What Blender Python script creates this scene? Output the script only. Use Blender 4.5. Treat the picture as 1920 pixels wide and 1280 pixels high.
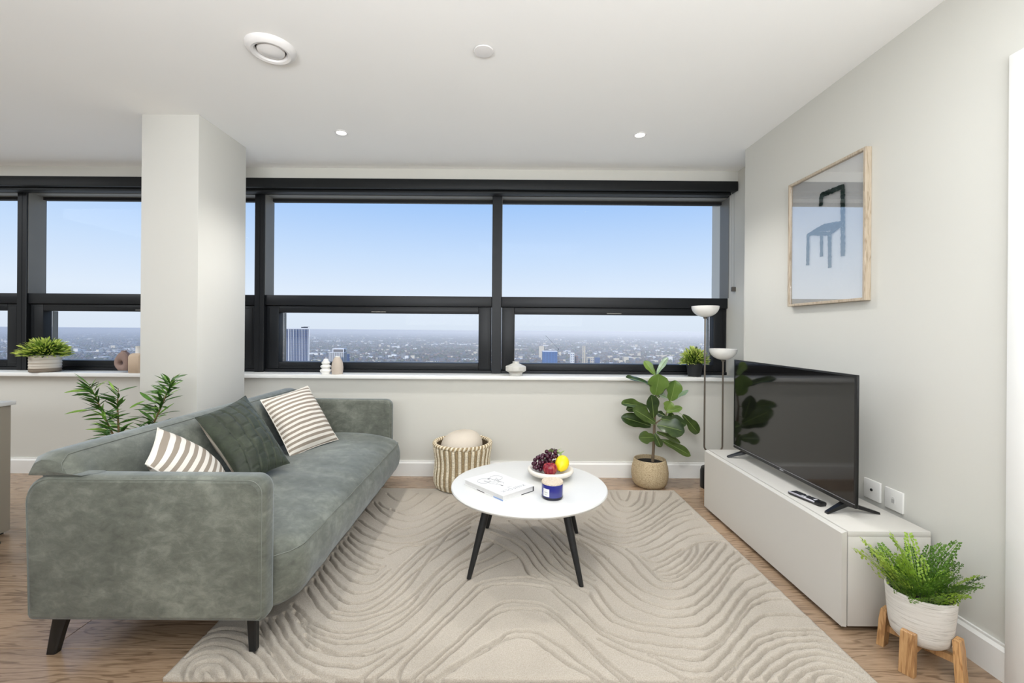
import bpy, bmesh, math, random
import numpy as np
from mathutils import Vector, Matrix, noise

for o in list(bpy.data.objects):
    bpy.data.objects.remove(o)
S = bpy.context.scene
C = S.collection
PI = math.pi
random.seed(7)

# ------------------------------------------------------------------ camera
EYE = 1.14
FPX = 830.0
ROLL = 0.0075
cam_d = bpy.data.cameras.new('camera')
cam = bpy.data.objects.new('camera', cam_d)
C.objects.link(cam)
cam_d.sensor_fit = 'HORIZONTAL'
cam_d.sensor_width = 36.0
cam_d.lens = FPX / 1920 * 36
cam_d.shift_x = 14 / 1920
cam_d.shift_y = -21 / 1920
cam_d.clip_start = 0.05
cam_d.clip_end = 60000
_c, _s = math.cos(ROLL), math.sin(ROLL)
cam.matrix_world = Matrix(((_c, -_s, 0, 0), (0, 0, -1, 0), (_s, _c, 0, EYE), (0, 0, 0, 1)))
S.camera = cam

# ------------------------------------------------------------------ view, sky, sun, added fill lights
S.view_settings.view_transform = 'Standard'
S.view_settings.look = 'None'
S.view_settings.gamma = 1.0
S.view_settings.use_curve_mapping = False
S.view_settings.exposure = 0.0


def lin(r, g, b):
    f = lambda c: (c / 255 / 12.92) if c <= 10.3 else ((c / 255 + 0.055) / 1.055) ** 2.4
    return (f(r), f(g), f(b), 1.0)


wd = bpy.data.worlds.new('sky')
S.world = wd
wd.use_nodes = True
nt = wd.node_tree
nt.nodes.clear()
w_out = nt.nodes.new('ShaderNodeOutputWorld')
w_bg = nt.nodes.new('ShaderNodeBackground')
w_tc = nt.nodes.new('ShaderNodeTexCoord')
w_sp = nt.nodes.new('ShaderNodeSeparateXYZ')
w_cr = nt.nodes.new('ShaderNodeValToRGB')
nt.links.new(w_tc.outputs['Generated'], w_sp.inputs[0])
nt.links.new(w_sp.outputs['Z'], w_cr.inputs[0])
nt.links.new(w_cr.outputs[0], w_bg.inputs[0])
nt.links.new(w_bg.outputs[0], w_out.inputs[0])
el = w_cr.color_ramp.elements
stops = [(0.0, (222, 233, 247)), (0.07, (228, 240, 255)), (0.16, (203, 226, 255)), (0.275, (165, 203, 253)),
         (0.5, (128, 178, 246)), (1.0, (84, 140, 228))]
el[0].position, el[0].color = stops[0][0], lin(*stops[0][1])
el[1].position, el[1].color = stops[-1][0], lin(*stops[-1][1])
for p, c in stops[1:-1]:
    e = el.new(p)
    e.color = lin(*c)
w_bg.inputs['Strength'].default_value = 1.0

sun_d = bpy.data.lights.new('sun', 'SUN')
sun_d.energy = 3.4
sun_d.angle = math.radians(1.0)
sun_d.color = (1.0, 0.95, 0.88)
sun = bpy.data.objects.new('sun', sun_d)
C.objects.link(sun)
sun.rotation_euler = (math.radians(55), 0, math.radians(-25))   # shines away from the window wall, onto the town


def area(name, loc, target, sx, sy, power, col=(1, 1, 1)):
    d = bpy.data.lights.new(name, 'AREA')
    d.shape = 'RECTANGLE'
    d.size, d.size_y = sx, sy
    d.energy = power
    d.color = col
    o = bpy.data.objects.new(name, d)
    C.objects.link(o)
    o.location = loc
    o.rotation_euler = (Vector(target) - Vector(loc)).to_track_quat('-Z', 'Y').to_euler()
    return o


WARM = (0.94, 0.985, 1.03)
area('added_side_fill', (1.2, -1.2, 1.5), (-1.6, 3.0, 1.6), 0.7, 1.6, 0, WARM)  # added fill behind the camera, no lamp of the room; switched off
area('added_top_fill', (0.35, 0.75, 2.385), (0.35, 0.75, 0), 1.5, 0.9, 26, WARM)  # added fill above the view, not a fitting of the room
area('added_left_fill', (-4.3, 2.1, 2.385), (-4.3, 2.1, 0), 1.5, 1.5, 50, WARM)  # unseen fill added to brighten the ceiling and the left side
area('added_up_fill', (-0.2, -0.75, 1.5), (-0.2, 0.15, 2.4), 3.2, 0.8, 112, WARM)  # unseen fill added behind the camera to brighten the ceiling

# ------------------------------------------------------------------ helpers
def W(px, py, Y):
    """world point seen at photo position (px, py) at distance Y from the camera plane"""
    u, v = px - 946, py - 619
    return Vector(((u * _c + v * _s) * Y / FPX, Y, EYE - (-u * _s + v * _c) * Y / FPX))


def Fz(px, py, z=0.0):
    """world point on the horizontal plane at height z"""
    u, v = px - 946, py - 619
    Y = (EYE - z) * FPX / (-u * _s + v * _c)
    return W(px, py, Y)


class MB:
    def __init__(self):
        self.v, self.f, self.m = [], [], []

    def add(self, vs, fs, mat=0):
        b = len(self.v)
        self.v += [tuple(p) for p in vs]
        self.f += [tuple(i + b for i in f) for f in fs]
        self.m += [mat] * len(fs)
        return self

    def box(self, x0, x1, y0, y1, z0, z1, mat=0):
        vs = [(x, y, z) for x in (x0, x1) for y in (y0, y1) for z in (z0, z1)]
        fs = [(0, 1, 3, 2), (4, 6, 7, 5), (0, 4, 5, 1), (2, 3, 7, 6), (0, 2, 6, 4), (1, 5, 7, 3)]
        return self.add(vs, fs, mat)

    def rbox(self, x0, x1, y0, y1, z0, z1, r=0.004, seg=2, mat=0):
        bm = bmesh.new()
        bmesh.ops.create_cube(bm, size=1.0)
        for v in bm.verts:
            v.co = ((x0 + x1) / 2 + v.co.x * (x1 - x0), (y0 + y1) / 2 + v.co.y * (y1 - y0), (z0 + z1) / 2 + v.co.z * (z1 - z0))
        bmesh.ops.bevel(bm, geom=bm.edges[:], offset=r, segments=seg, profile=0.5, affect='EDGES')
        bm.verts.index_update()
        self.add([v.co[:] for v in bm.verts], [[v.index for v in f.verts] for f in bm.faces], mat)
        bm.free()
        return self

    def loft(self, rings, cap=True, closed=True, mat=0):
        n = len(rings[0])
        vs = [p for r in rings for p in r]
        fs = []
        for i in range(len(rings) - 1):
            for j in range(n if closed else n - 1):
                a, b = i * n + j, i * n + (j + 1) % n
                fs.append((a, b, b + n, a + n))
        if cap:
            fs.append(tuple(range(n))[::-1])
            fs.append(tuple(range((len(rings) - 1) * n, len(rings) * n)))
        return self.add(vs, fs, mat)

    def lathe(self, prof, cx, cy, n=40, mat=0, z0=0.0):
        rings = []
        for r, z in prof:
            rr = max(r, 1e-5)
            rings.append([(cx + rr * math.cos(2 * PI * k / n), cy + rr * math.sin(2 * PI * k / n), z0 + z) for k in range(n)])
        return self.loft(rings, True, True, mat)

    def tube(self, pts, r, n=8, mat=0, cap=True):
        pts = [Vector(p) for p in pts]
        rs = r if isinstance(r, (list, tuple)) else [r] * len(pts)
        rings = []
        up = None
        for i, p in enumerate(pts):
            t = (pts[min(i + 1, len(pts) - 1)] - pts[max(i - 1, 0)])
            if t.length < 1e-9:
                t = Vector((0, 0, 1))
            t.normalize()
            if up is None:
                up = Vector((0, 0, 1)) if abs(t.z) < 0.9 else Vector((1, 0, 0))
            a = t.cross(up)
            if a.length < 1e-6:
                a = t.cross(Vector((0, 1, 0)))
            a.normalize()
            b = a.cross(t).normalized()
            up = b
            rings.append([p + (a * math.cos(2 * PI * k / n) + b * math.sin(2 * PI * k / n)) * rs[i] for k in range(n)])
        return self.loft(rings, cap, True, mat)

    def sphere(self, c, r, nu=14, nv=9, mat=0, sc=(1, 1, 1)):
        rings = []
        for i in range(nv + 1):
            th = PI * i / nv
            rr = max(math.sin(th), 1e-4)
            rings.append([(c[0] + r * sc[0] * rr * math.cos(2 * PI * k / nu), c[1] + r * sc[1] * rr * math.sin(2 * PI * k / nu),
                           c[2] - r * sc[2] * math.cos(th)) for k in range(nu)])
        return self.loft(rings, True, True, mat)

    def mesh(self, name, mats, org=(0, 0, 0), smooth=35):
        me = bpy.data.meshes.new(name)
        ox, oy, oz = org
        me.from_pydata([(x - ox, y - oy, z - oz) for x, y, z in self.v], [], self.f)
        if not isinstance(mats, (list, tuple)):
            mats = [mats]
        for m in mats:
            me.materials.append(m)
        if len(mats) > 1:
            me.polygons.foreach_set('material_index', self.m)
        bm = bmesh.new()
        bm.from_mesh(me)
        bmesh.ops.recalc_face_normals(bm, faces=bm.faces[:])
        bm.to_mesh(me)
        bm.free()
        if smooth:
            me.polygons.foreach_set('use_smooth', [True] * len(me.polygons))
            me.set_sharp_from_angle(angle=math.radians(smooth))
        me.update()
        return me


def wloc(o):
    p = Vector((0, 0, 0))
    while o is not None:
        p = p + o.location
        o = o.parent
    return p


def part(name, mb, mats, parent, smooth=35, label=None, org=None):
    """one mesh object, coordinates given in world space, hung under its thing"""
    base = wloc(parent)
    o = bpy.data.objects.new(name, mb.mesh(name, mats, base, smooth))
    C.objects.link(o)
    o.parent = parent
    if label:
        o['label'] = label
    return o


def thing(name, label, cat, loc=(0, 0, 0), group=None):
    o = bpy.data.objects.new(name, None)
    o.empty_display_size = 0.05
    C.objects.link(o)
    o.location = loc
    o['label'] = label
    o['category'] = cat
    if group:
        o['group'] = group
    return o


def solo(name, mb, mats, label, cat, loc=(0, 0, 0), group=None, smooth=35):
    o = bpy.data.objects.new(name, mb.mesh(name, mats, loc, smooth))
    C.objects.link(o)
    o.location = loc
    o['label'] = label
    o['category'] = cat
    if group:
        o['group'] = group
    return o


def struct(name, mb, mats, smooth=35):
    o = bpy.data.objects.new(name, mb.mesh(name, mats, (0, 0, 0), smooth))
    C.objects.link(o)
    o['kind'] = 'structure'
    return o


def inst(name, me, parent, mat):
    """an object sharing a mesh, placed by a local matrix under its parent"""
    o = bpy.data.objects.new(name, me)
    C.objects.link(o)
    o.parent = parent
    o.matrix_local = mat
    return o


# ------------------------------------------------------------------ materials
def newmat(name):
    m = bpy.data.materials.new(name)
    m.use_nodes = True
    n = m.node_tree
    b = n.nodes['Principled BSDF']
    return m, n, b


def plain(name, rgb, rough=0.5, metal=0.0, spec=0.5, var=0.0, vscale=8.0, bump=0.0, bscale=200.0, coat=0.0, sheen=0.0, trans=0.0):
    m, n, b = newmat(name)
    b.inputs['Roughness'].default_value = rough
    b.inputs['Metallic'].default_value = metal
    b.inputs['Specular IOR Level'].default_value = spec
    b.inputs['Coat Weight'].default_value = coat
    b.inputs['Sheen Weight'].default_value = sheen
    c = lin(*rgb)
    tc = n.nodes.new('ShaderNodeTexCoord')
    nz = n.nodes.new('ShaderNodeTexNoise')
    nz.inputs['Scale'].default_value = vscale
    nz.inputs['Detail'].default_value = 4
    n.links.new(tc.outputs['Object'], nz.inputs['Vector'])
    mx = n.nodes.new('ShaderNodeMixRGB')
    v = max(var, 0.015)
    mx.inputs[1].default_value = (c[0] * (1 - v), c[1] * (1 - v), c[2] * (1 - v), 1)
    mx.inputs[2].default_value = (min(c[0] * (1 + v), 1), min(c[1] * (1 + v), 1), min(c[2] * (1 + v), 1), 1)
    n.links.new(nz.outputs['Fac'], mx.inputs[0])
    n.links.new(mx.outputs[0], b.inputs['Base Color'])
    if bump:
        n2 = n.nodes.new('ShaderNodeTexNoise')
        n2.inputs['Scale'].default_value = bscale
        n2.inputs['Detail'].default_value = 3
        n.links.new(tc.outputs['Object'], n2.inputs['Vector'])
        bp = n.nodes.new('ShaderNodeBump')
        bp.inputs['Strength'].default_value = bump
        bp.inputs['Distance'].default_value = 0.002
        n.links.new(n2.outputs['Fac'], bp.inputs['Height'])
        n.links.new(bp.outputs[0], b.inputs['Normal'])
    return m


def ramp(n, fac, stops):
    r = n.nodes.new('ShaderNodeValToRGB')
    e = r.color_ramp.elements
    e[0].position, e[0].color = stops[0][0], lin(*stops[0][1])
    e[1].position, e[1].color = stops[-1][0], lin(*stops[-1][1])
    for p, c in stops[1:-1]:
        k = e.new(p)
        k.color = lin(*c)
    n.links.new(fac, r.inputs[0])
    return r.outputs[0]


def noise_node(n, vec, scale, detail=4, rough=0.5, dist=0.0):
    z = n.nodes.new('ShaderNodeTexNoise')
    z.inputs['Scale'].default_value = scale
    z.inputs['Detail'].default_value = detail
    z.inputs['Roughness'].default_value = rough
    z.inputs['Distortion'].default_value = dist
    n.links.new(vec, z.inputs['Vector'])
    return z.outputs['Fac']


def mapping(n, vec, sc=(1, 1, 1), rot=(0, 0, 0), loc=(0, 0, 0)):
    mp = n.nodes.new('ShaderNodeMapping')
    mp.inputs['Scale'].default_value = sc
    mp.inputs['Rotation'].default_value = rot
    mp.inputs['Location'].default_value = loc
    n.links.new(vec, mp.inputs['Vector'])
    return mp.outputs[0]


def bump_node(n, b, h, strength, dist=0.003):
    bp = n.nodes.new('ShaderNodeBump')
    bp.inputs['Strength'].default_value = strength
    bp.inputs['Distance'].default_value = dist
    n.links.new(h, bp.inputs['Height'])
    n.links.new(bp.outputs[0], b.inputs['Normal'])


def wood(name, dark, mid, light, rough=0.4, axis=0, scale=1.0, per_object=True):
    m, n, b = newmat(name)
    tc = n.nodes.new('ShaderNodeTexCoord')
    vec = tc.outputs['Object']
    if per_object:
        oi = n.nodes.new('ShaderNodeObjectInfo')
        ml = n.nodes.new('ShaderNodeVectorMath')
        ml.operation = 'MULTIPLY_ADD'
        cb = n.nodes.new('ShaderNodeCombineXYZ')
        for k in range(3):
            n.links.new(oi.outputs['Random'], cb.inputs[k])
        ml.inputs[1].default_value = (37.0, 17.0, 9.0)
        n.links.new(cb.outputs[0], ml.inputs[0])
        n.links.new(vec, ml.inputs[2])
        vec = ml.outputs[0]
    st = [9.0, 9.0, 9.0]
    st[axis] = 1.0
    v1 = mapping(n, vec, tuple(s * scale for s in st))
    big = noise_node(n, v1, 1.6, 3, 0.5, 0.6)
    wv = n.nodes.new('ShaderNodeMath')
    wv.operation = 'MULTIPLY'
    wv.inputs[1].default_value = 52.0
    n.links.new(big, wv.inputs[0])
    sn = n.nodes.new('ShaderNodeMath')
    sn.operation = 'SINE'
    n.links.new(wv.outputs[0], sn.inputs[0])
    st2 = [170.0, 170.0, 170.0]
    st2[axis] = 14.0
    fine = noise_node(n, mapping(n, vec, tuple(s * scale for s in st2)), 1.0, 3, 0.6)
    # thin growth rings: sharpened crests of the sine
    pw = n.nodes.new('ShaderNodeMapRange')
    pw.interpolation_type = 'SMOOTHSTEP'
    pw.inputs['From Min'].default_value = 0.45
    pw.inputs['From Max'].default_value = 1.0
    pw.inputs['To Min'].default_value = 0.10
    pw.inputs['To Max'].default_value = -0.13
    n.links.new(sn.outputs[0], pw.inputs['Value'])
    fs_ = n.nodes.new('ShaderNodeMath')
    fs_.operation = 'MULTIPLY_ADD'
    fs_.inputs[1].default_value = 0.62
    fs_.inputs[2].default_value = 0.19
    n.links.new(fine, fs_.inputs[0])
    ad = n.nodes.new('ShaderNodeMath')
    ad.operation = 'ADD'
    n.links.new(pw.outputs[0], ad.inputs[0])
    n.links.new(fs_.outputs[0], ad.inputs[1])
    col = ramp(n, ad.outputs[0], [(0.25, dark), (0.5, mid), (0.75, light)])
    if per_object:
        hs = n.nodes.new('ShaderNodeHueSaturation')
        mr = n.nodes.new('ShaderNodeMapRange')
        mr.inputs['To Min'].default_value = 0.88
        mr.inputs['To Max'].default_value = 1.12
        n.links.new(oi.outputs['Random'], mr.inputs['Value'])
        n.links.new(mr.outputs[0], hs.inputs['Value'])
        n.links.new(col, hs.inputs['Color'])
        col = hs.outputs[0]
    n.links.new(col, b.inputs['Base Color'])
    b.inputs['Roughness'].default_value = rough
    b.inputs['Specular IOR Level'].default_value = 0.5 if not per_object else 0.8
    bump_node(n, b, ad.outputs[0], 0.2, 0.0010)
    return m


def stripes(name, c1, c2, period, axis=0, duty=0.5, rough=0.9):
    m, n, b = newmat(name)
    tc = n.nodes.new('ShaderNodeTexCoord')
    sp = n.nodes.new('ShaderNodeSeparateXYZ')
    n.links.new(tc.outputs['UV'], sp.inputs[0])
    d = n.nodes.new('ShaderNodeMath')
    d.operation = 'DIVIDE'
    d.inputs[1].default_value = period
    n.links.new(sp.outputs[axis], d.inputs[0])
    fr = n.nodes.new('ShaderNodeMath')
    fr.operation = 'FRACT'
    n.links.new(d.outputs[0], fr.inputs[0])
    gt = n.nodes.new('ShaderNodeMath')
    gt.operation = 'GREATER_THAN'
    gt.inputs[1].default_value = duty
    n.links.new(fr.outputs[0], gt.inputs[0])
    mx = n.nodes.new('ShaderNodeMixRGB')
    mx.inputs[1].default_value = lin(*c1)
    mx.inputs[2].default_value = lin(*c2)
    n.links.new(gt.outputs[0], mx.inputs[0])
    n.links.new(mx.outputs[0], b.inputs['Base Color'])
    b.inputs['Roughness'].default_value = rough
    b.inputs['Specular IOR Level'].default_value = 0.15
    wv = noise_node(n, tc.outputs['Object'], 420, 2)
    bump_node(n, b, wv, 0.35, 0.001)
    return m


def leafmat(name, c1, c2, rough=0.4, trans=0.25, vscale=6.0):
    m, n, b = newmat(name)
    tc = n.nodes.new('ShaderNodeTexCoord')
    oi = n.nodes.new('ShaderNodeObjectInfo')
    f = noise_node(n, tc.outputs['Object'], vscale, 3)
    ad = n.nodes.new('ShaderNodeMath')
    ad.operation = 'MULTIPLY_ADD'
    ad.inputs[1].default_value = 0.5
    n.links.new(oi.outputs['Random'], ad.inputs[0])
    sb = n.nodes.new('ShaderNodeMath')
    sb.operation = 'SUBTRACT'
    sb.inputs[1].default_value = 0.25
    n.links.new(f, sb.inputs[0])
    n.links.new(sb.outputs[0], ad.inputs[2])
    col = ramp(n, ad.outputs[0], [(0.15, c1), (0.85, c2)])
    n.links.new(col, b.inputs['Base Color'])
    b.inputs['Roughness'].default_value = rough
    tr = n.nodes.new('ShaderNodeBsdfTranslucent')
    n.links.new(col, tr.inputs['Color'])
    mx = n.nodes.new('ShaderNodeMixShader')
    mx.inputs[0].default_value = trans
    out = n.nodes['Material Output']
    n.links.new(b.outputs[0], mx.inputs[1])
    n.links.new(tr.outputs[0], mx.inputs[2])
    n.links.new(mx.outputs[0], out.inputs[0])
    return m


def glassmat(name, fres=0.06):
    m = bpy.data.materials.new(name)
    m.use_nodes = True
    n = m.node_tree
    n.nodes.clear()
    out = n.nodes.new('ShaderNodeOutputMaterial')
    t = n.nodes.new('ShaderNodeBsdfTransparent')
    t.inputs[0].default_value = (0.985, 0.99, 0.99, 1)
    g = n.nodes.new('ShaderNodeBsdfGlossy')
    g.inputs['Roughness'].default_value = 0.0
    fr = n.nodes.new('ShaderNodeLayerWeight')
    fr.inputs['Blend'].default_value = 0.12
    sc = n.nodes.new('ShaderNodeMath')
    sc.operation = 'MULTIPLY_ADD'
    sc.inputs[1].default_value = 0.3
    sc.inputs[2].default_value = 0.0
    n.links.new(fr.outputs['Fresnel'], sc.inputs[0])
    mx = n.nodes.new('ShaderNodeMixShader')
    n.links.new(sc.outputs[0], mx.inputs[0])
    n.links.new(t.outputs[0], mx.inputs[1])
    n.links.new(g.outputs[0], mx.inputs[2])
    n.links.new(mx.outputs[0], out.inputs[0])
    return m


M = {}
M['wall'] = plain('wall_paint', (210, 208, 200), 0.85, spec=0.2, var=0.015, vscale=2, bump=0.06, bscale=260)
M['ceil'] = plain('ceiling_paint', (248, 247, 244), 0.9, spec=0.15, var=0.01, vscale=2)
M['pillar'] = plain('pillar_paint', (218, 216, 209), 0.85, spec=0.2, var=0.012, vscale=2)
M['white'] = plain('white_gloss_paint', (238, 237, 233), 0.4, spec=0.4)
M['frame'] = plain('charcoal_window_frame', (21, 23, 26), 0.45, spec=0.35, var=0.05, vscale=3)
M['gasket'] = plain('black_gasket', (14, 14, 15), 0.7)
M['reveal'] = plain('grey_aluminium_reveal', (120, 118, 112), 0.5, metal=0.1, var=0.05)
M['glass'] = glassmat('window_glass')
M['floor'] = wood('oak_plank', (112, 90, 69), (150, 124, 99), (174, 148, 122), 0.25, axis=0)
M['floorbase'] = plain('dark_floor_joint', (52, 38, 28), 0.8)
M['blackmetal'] = plain('black_metal', (22, 23, 24), 0.45, spec=0.5)
M['blackplastic'] = plain('black_plastic', (18, 18, 19), 0.3, spec=0.5)
M['tabletop'] = plain('white_laminate', (216, 215, 211), 0.32, spec=0.5, var=0.01)
M['edgeband'] = plain('grey_edge_band', (196, 190, 180), 0.5)
M['cabinet'] = plain('greige_lacquer', (204, 200, 192), 0.42, spec=0.4, var=0.01, vscale=2)
M['plinth'] = plain('dark_plinth', (30, 27, 24), 0.8)
# ================================================================== SETTING
XW = 1.655          # right wall
XR = 1.822          # side of the window recess behind the built-out wall
YB = 3.46           # wall below the window
ZC = 2.40           # ceiling
YG = 3.60           # front of the window frames
XL, YF = -6.2, -3.2

struct('ceiling', MB().box(XL - 0.1, XR + 0.15, YF - 0.1, 3.95, ZC, ZC + 0.15), M['ceil'])
struct('wall_back', MB().box(XL, XR, YB, 3.88, -0.05, 0.757).box(XL, XR, 3.47, 3.88, 2.318, ZC), M['wall'])
struct('wall_right', MB().box(XW, XW + 0.16, YF, 3.06, -0.05, ZC), M['wall'])
struct('wall_recess', MB().box(XR, XR + 0.12, 3.0, 3.9, -0.05, ZC), M['wall'])
struct('wall_left', MB().box(XL - 0.1, XL, YF, 3.9, -0.05, ZC), M['wall'])
struct('wall_front', MB().box(XL, XW + 0.16, YF - 0.1, YF, -0.05, ZC), plain('darkened_unseen_wall', (112, 105, 96), 0.7))  # wall behind the camera, made dark to weaken bounced light
struct('wall_pillar', MB().rbox(-2.150, -1.812, 2.612, 3.09, 0.0, ZC, 0.003, 2), M['pillar'])
struct('trim_1', MB().rbox(XL, XR, 3.418, 3.62, 0.757, 0.786, 0.003, 2), M['white'])


def skirting(name, pts, inward):
    """moulded skirting board swept along a straight run"""
    (xa, ya), (xb, yb) = pts
    ix, iy = inward
    prof = [(0, 0.0), (0.017, 0.0), (0.017, 0.100), (0.013, 0.106), (0.009, 0.112), (0.009, 0.120), (0, 0.120)]
    rings = []
    for (x, y) in ((xa, ya), (xb, yb)):
        rings.append([(x + ix * d, y + iy * d, z) for d, z in prof])
    return struct(name, MB().loft(rings), M['white'], 25)


skirting('baseboard_back', ((XL, YB - 0.0005), (XR, YB - 0.0005)), (0, -1))
skirting('baseboard_right', ((XW - 0.0005, 1.442), (XW - 0.0005, 3.06)), (-1, 0))
skirting('baseboard_pillar', ((-2.150, 2.6115), (-1.812, 2.6115)), (0, -1))
skirting('baseboard_left', ((XL + 0.0005, YF), (XL + 0.0005, 3.44)), (1, 0))

# door casing on the right wall, just inside the frame
struct('trim_2', MB().rbox(XW - 0.022, XW - 0.0005, 1.362, 1.440, 0.0, 2.045, 0.003, 2).rbox(XW - 0.022, XW - 0.0005, 0.42, 0.498, 0.0, 2.045, 0.003, 2)
       .rbox(XW - 0.022, XW - 0.0005, 0.499, 1.361, 1.967, 2.045, 0.003, 2), M['white'])
struct('door_1', MB().rbox(XW - 0.012, XW - 0.0005, 0.50, 1.360, 0.006, 1.964, 0.002, 2), M['white'])

# floor: a screed slab with oak planks laid across the room
floor = struct('floor', MB().box(XL, XR + 0.1, YF, 3.6, -0.12, -0.013), M['floorbase'])
PW = 0.185
rng = random.Random(11)
rows = []
y = 1.755 - 27 * PW
while y < YB:
    rows.append(y)
    y += PW
for ri, y0 in enumerate(rows):
    x = XL - rng.uniform(0, 1.5)
    if ri == 27 - 1 - 0:
        x = -1.60 - 1.9 * 3
    while x < XR:
        x1 = x + 1.9
        a, b_ = max(x, XL) + 0.0006, min(x1, XR) - 0.0006
        if b_ - a > 0.05:
            yy1 = min(y0 + PW, YB - 0.0005)
            mb = MB()
            e = 0.0012
            z = 0.0
            mb.add([(a, y0 + .0006, -.013), (b_, y0 + .0006, -.013), (b_, yy1 - .0006, -.013), (a, yy1 - .0006, -.013),
                    (a, y0 + .0006, z - e), (b_, y0 + .0006, z - e), (b_, yy1 - .0006, z - e), (a, yy1 - .0006, z - e),
                    (a + e, y0 + .0006 + e, z), (b_ - e, y0 + .0006 + e, z), (b_ - e, yy1 - .0006 - e, z), (a + e, yy1 - .0006 - e, z)],
                   [(0, 3, 2, 1)] + [(i, (i + 1) % 4, (i + 1) % 4 + 4, i + 4) for i in range(4)]
                   + [(i + 4, (i + 1) % 4 + 4, (i + 1) % 4 + 8, i + 8) for i in range(4)] + [(8, 9, 10, 11)])
            part('plank', mb, M['floor'], floor, 0)
        x = x1

# ------------------------------------------------------------------ windows: four bays of charcoal frames
ZS = 0.786
MX = [-5.865, -3.932, -1.999, -0.066, XR]
for i in range(4):
    xa, xb = MX[i], MX[i + 1]
    wroot = bpy.data.objects.new('window_%d' % (4 - i), None)
    C.objects.link(wroot)
    wroot.location = ((xa + xb) / 2, YG, ZS)
    wroot['kind'] = 'structure'
    hm = 0.039
    la = xa + hm
    rb = xb - hm if i < 3 else xb - 0.0005
    # mullion (shared post on the left), transom, head and sill rails
    part('mullion', MB().rbox(xa - hm, la, YG, YG + 0.16, ZS + 0.0005, 2.317, 0.003, 1).box(xa - 0.003, xa + 0.003, YG - 0.002, YG + 0.01, ZS + 0.0005, 2.3), M['frame'], wroot)
    part('head_rail', MB().rbox(la, rb, YG, YG + 0.02, 2.235, 2.317, 0.003, 1), M['frame'], wroot)
    part('head_reveal', MB().box(la, rb, YG + 0.02, YG + 0.16, 2.232, 2.317), M['reveal'], wroot, label='grey metal soffit above the glass')
    part('top_bead', MB().box(la, rb, YG + 0.125, YG + 0.165, 2.208, 2.2315), M['gasket'], wroot)
    part('transom', MB().rbox(la, rb, YG + 0.015, YG + 0.16, 1.330, 1.414, 0.004, 2), M['frame'], wroot)
    part('sill_rail', MB().rbox(la, rb, YG + 0.02, YG + 0.16, ZS + 0.0005, ZS + 0.025, 0.003, 1), M['frame'], wroot)
    part('jamb_reveal', MB().box(la, la + 0.003, YG + 0.012, YG + 0.15, 1.4145, 2.2315), M['reveal'], wroot, label='grey side of the post, lit tone painted in')  # lighter grey on one side of the post stands in for window light
    if i == 3:
        part('jamb', MB().rbox(xb - 0.004, xb - 0.0003, YG + 0.0, YG + 0.15, 1.4145, 2.2315, 0.001, 1), M['reveal'], wroot)
    part('pane', MB().box(la, rb, YG + 0.150, YG + 0.156, 1.4145, 2.2078), M['glass'], wroot, 0, label='upper fixed pane of clear glass')
    # opening sash below
    sz0, sz1 = ZS + 0.026, 1.329
    fx = 0.108
    sash = part('sash_frame', MB().rbox(la + 0.004, la + fx, YG + 0.03, YG + 0.105, sz0, sz1, 0.005, 2)
                .rbox(rb - fx, rb - 0.004, YG + 0.03, YG + 0.105, sz0, sz1, 0.005, 2)
                .rbox(la + fx, rb - fx, YG + 0.03, YG + 0.105, 1.272, sz1, 0.005, 2)
                .rbox(la + fx, rb - fx, YG + 0.03, YG + 0.105, sz0, 0.868, 0.005, 2)
                .box(la + 0.03, la + 0.033, YG + 0.028, YG + 0.031, sz0 + .02, sz1 - .02).box(rb - 0.033, rb - 0.03, YG + 0.028, YG + 0.031, sz0 + .02, sz1 - .02)
                .box(la + 0.03, rb - 0.03, YG + 0.028, YG + 0.031, sz1 - .024, sz1 - .021).box(la + 0.03, rb - 0.03, YG + 0.028, YG + 0.031, sz0 + .021, sz0 + .024), M['frame'], wroot)
    part('handle_slot', MB().rbox((la + rb) / 2 - 0.06, (la + rb) / 2 + 0.06, YG + 0.024, YG + 0.03, 1.279, 1.287, 0.002, 1), M['reveal'], sash, label='slim grey handle on the sash')
    part('sash_bead', MB().box(la + fx, la + fx + 0.004, YG + 0.105, YG + 0.15, 0.868, 1.272).box(rb - fx - 0.004, rb - fx, YG + 0.105, YG + 0.15, 0.868, 1.272)
         .box(la + fx, rb - fx, YG + 0.105, YG + 0.15, 0.860, 0.868), M['reveal'], sash)
    part('sash_pane', MB().box(la + fx + .0042, rb - fx - .0042, YG + 0.11, YG + 0.118, 0.8685, 1.2715), M['glass'], sash, 0)

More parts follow.
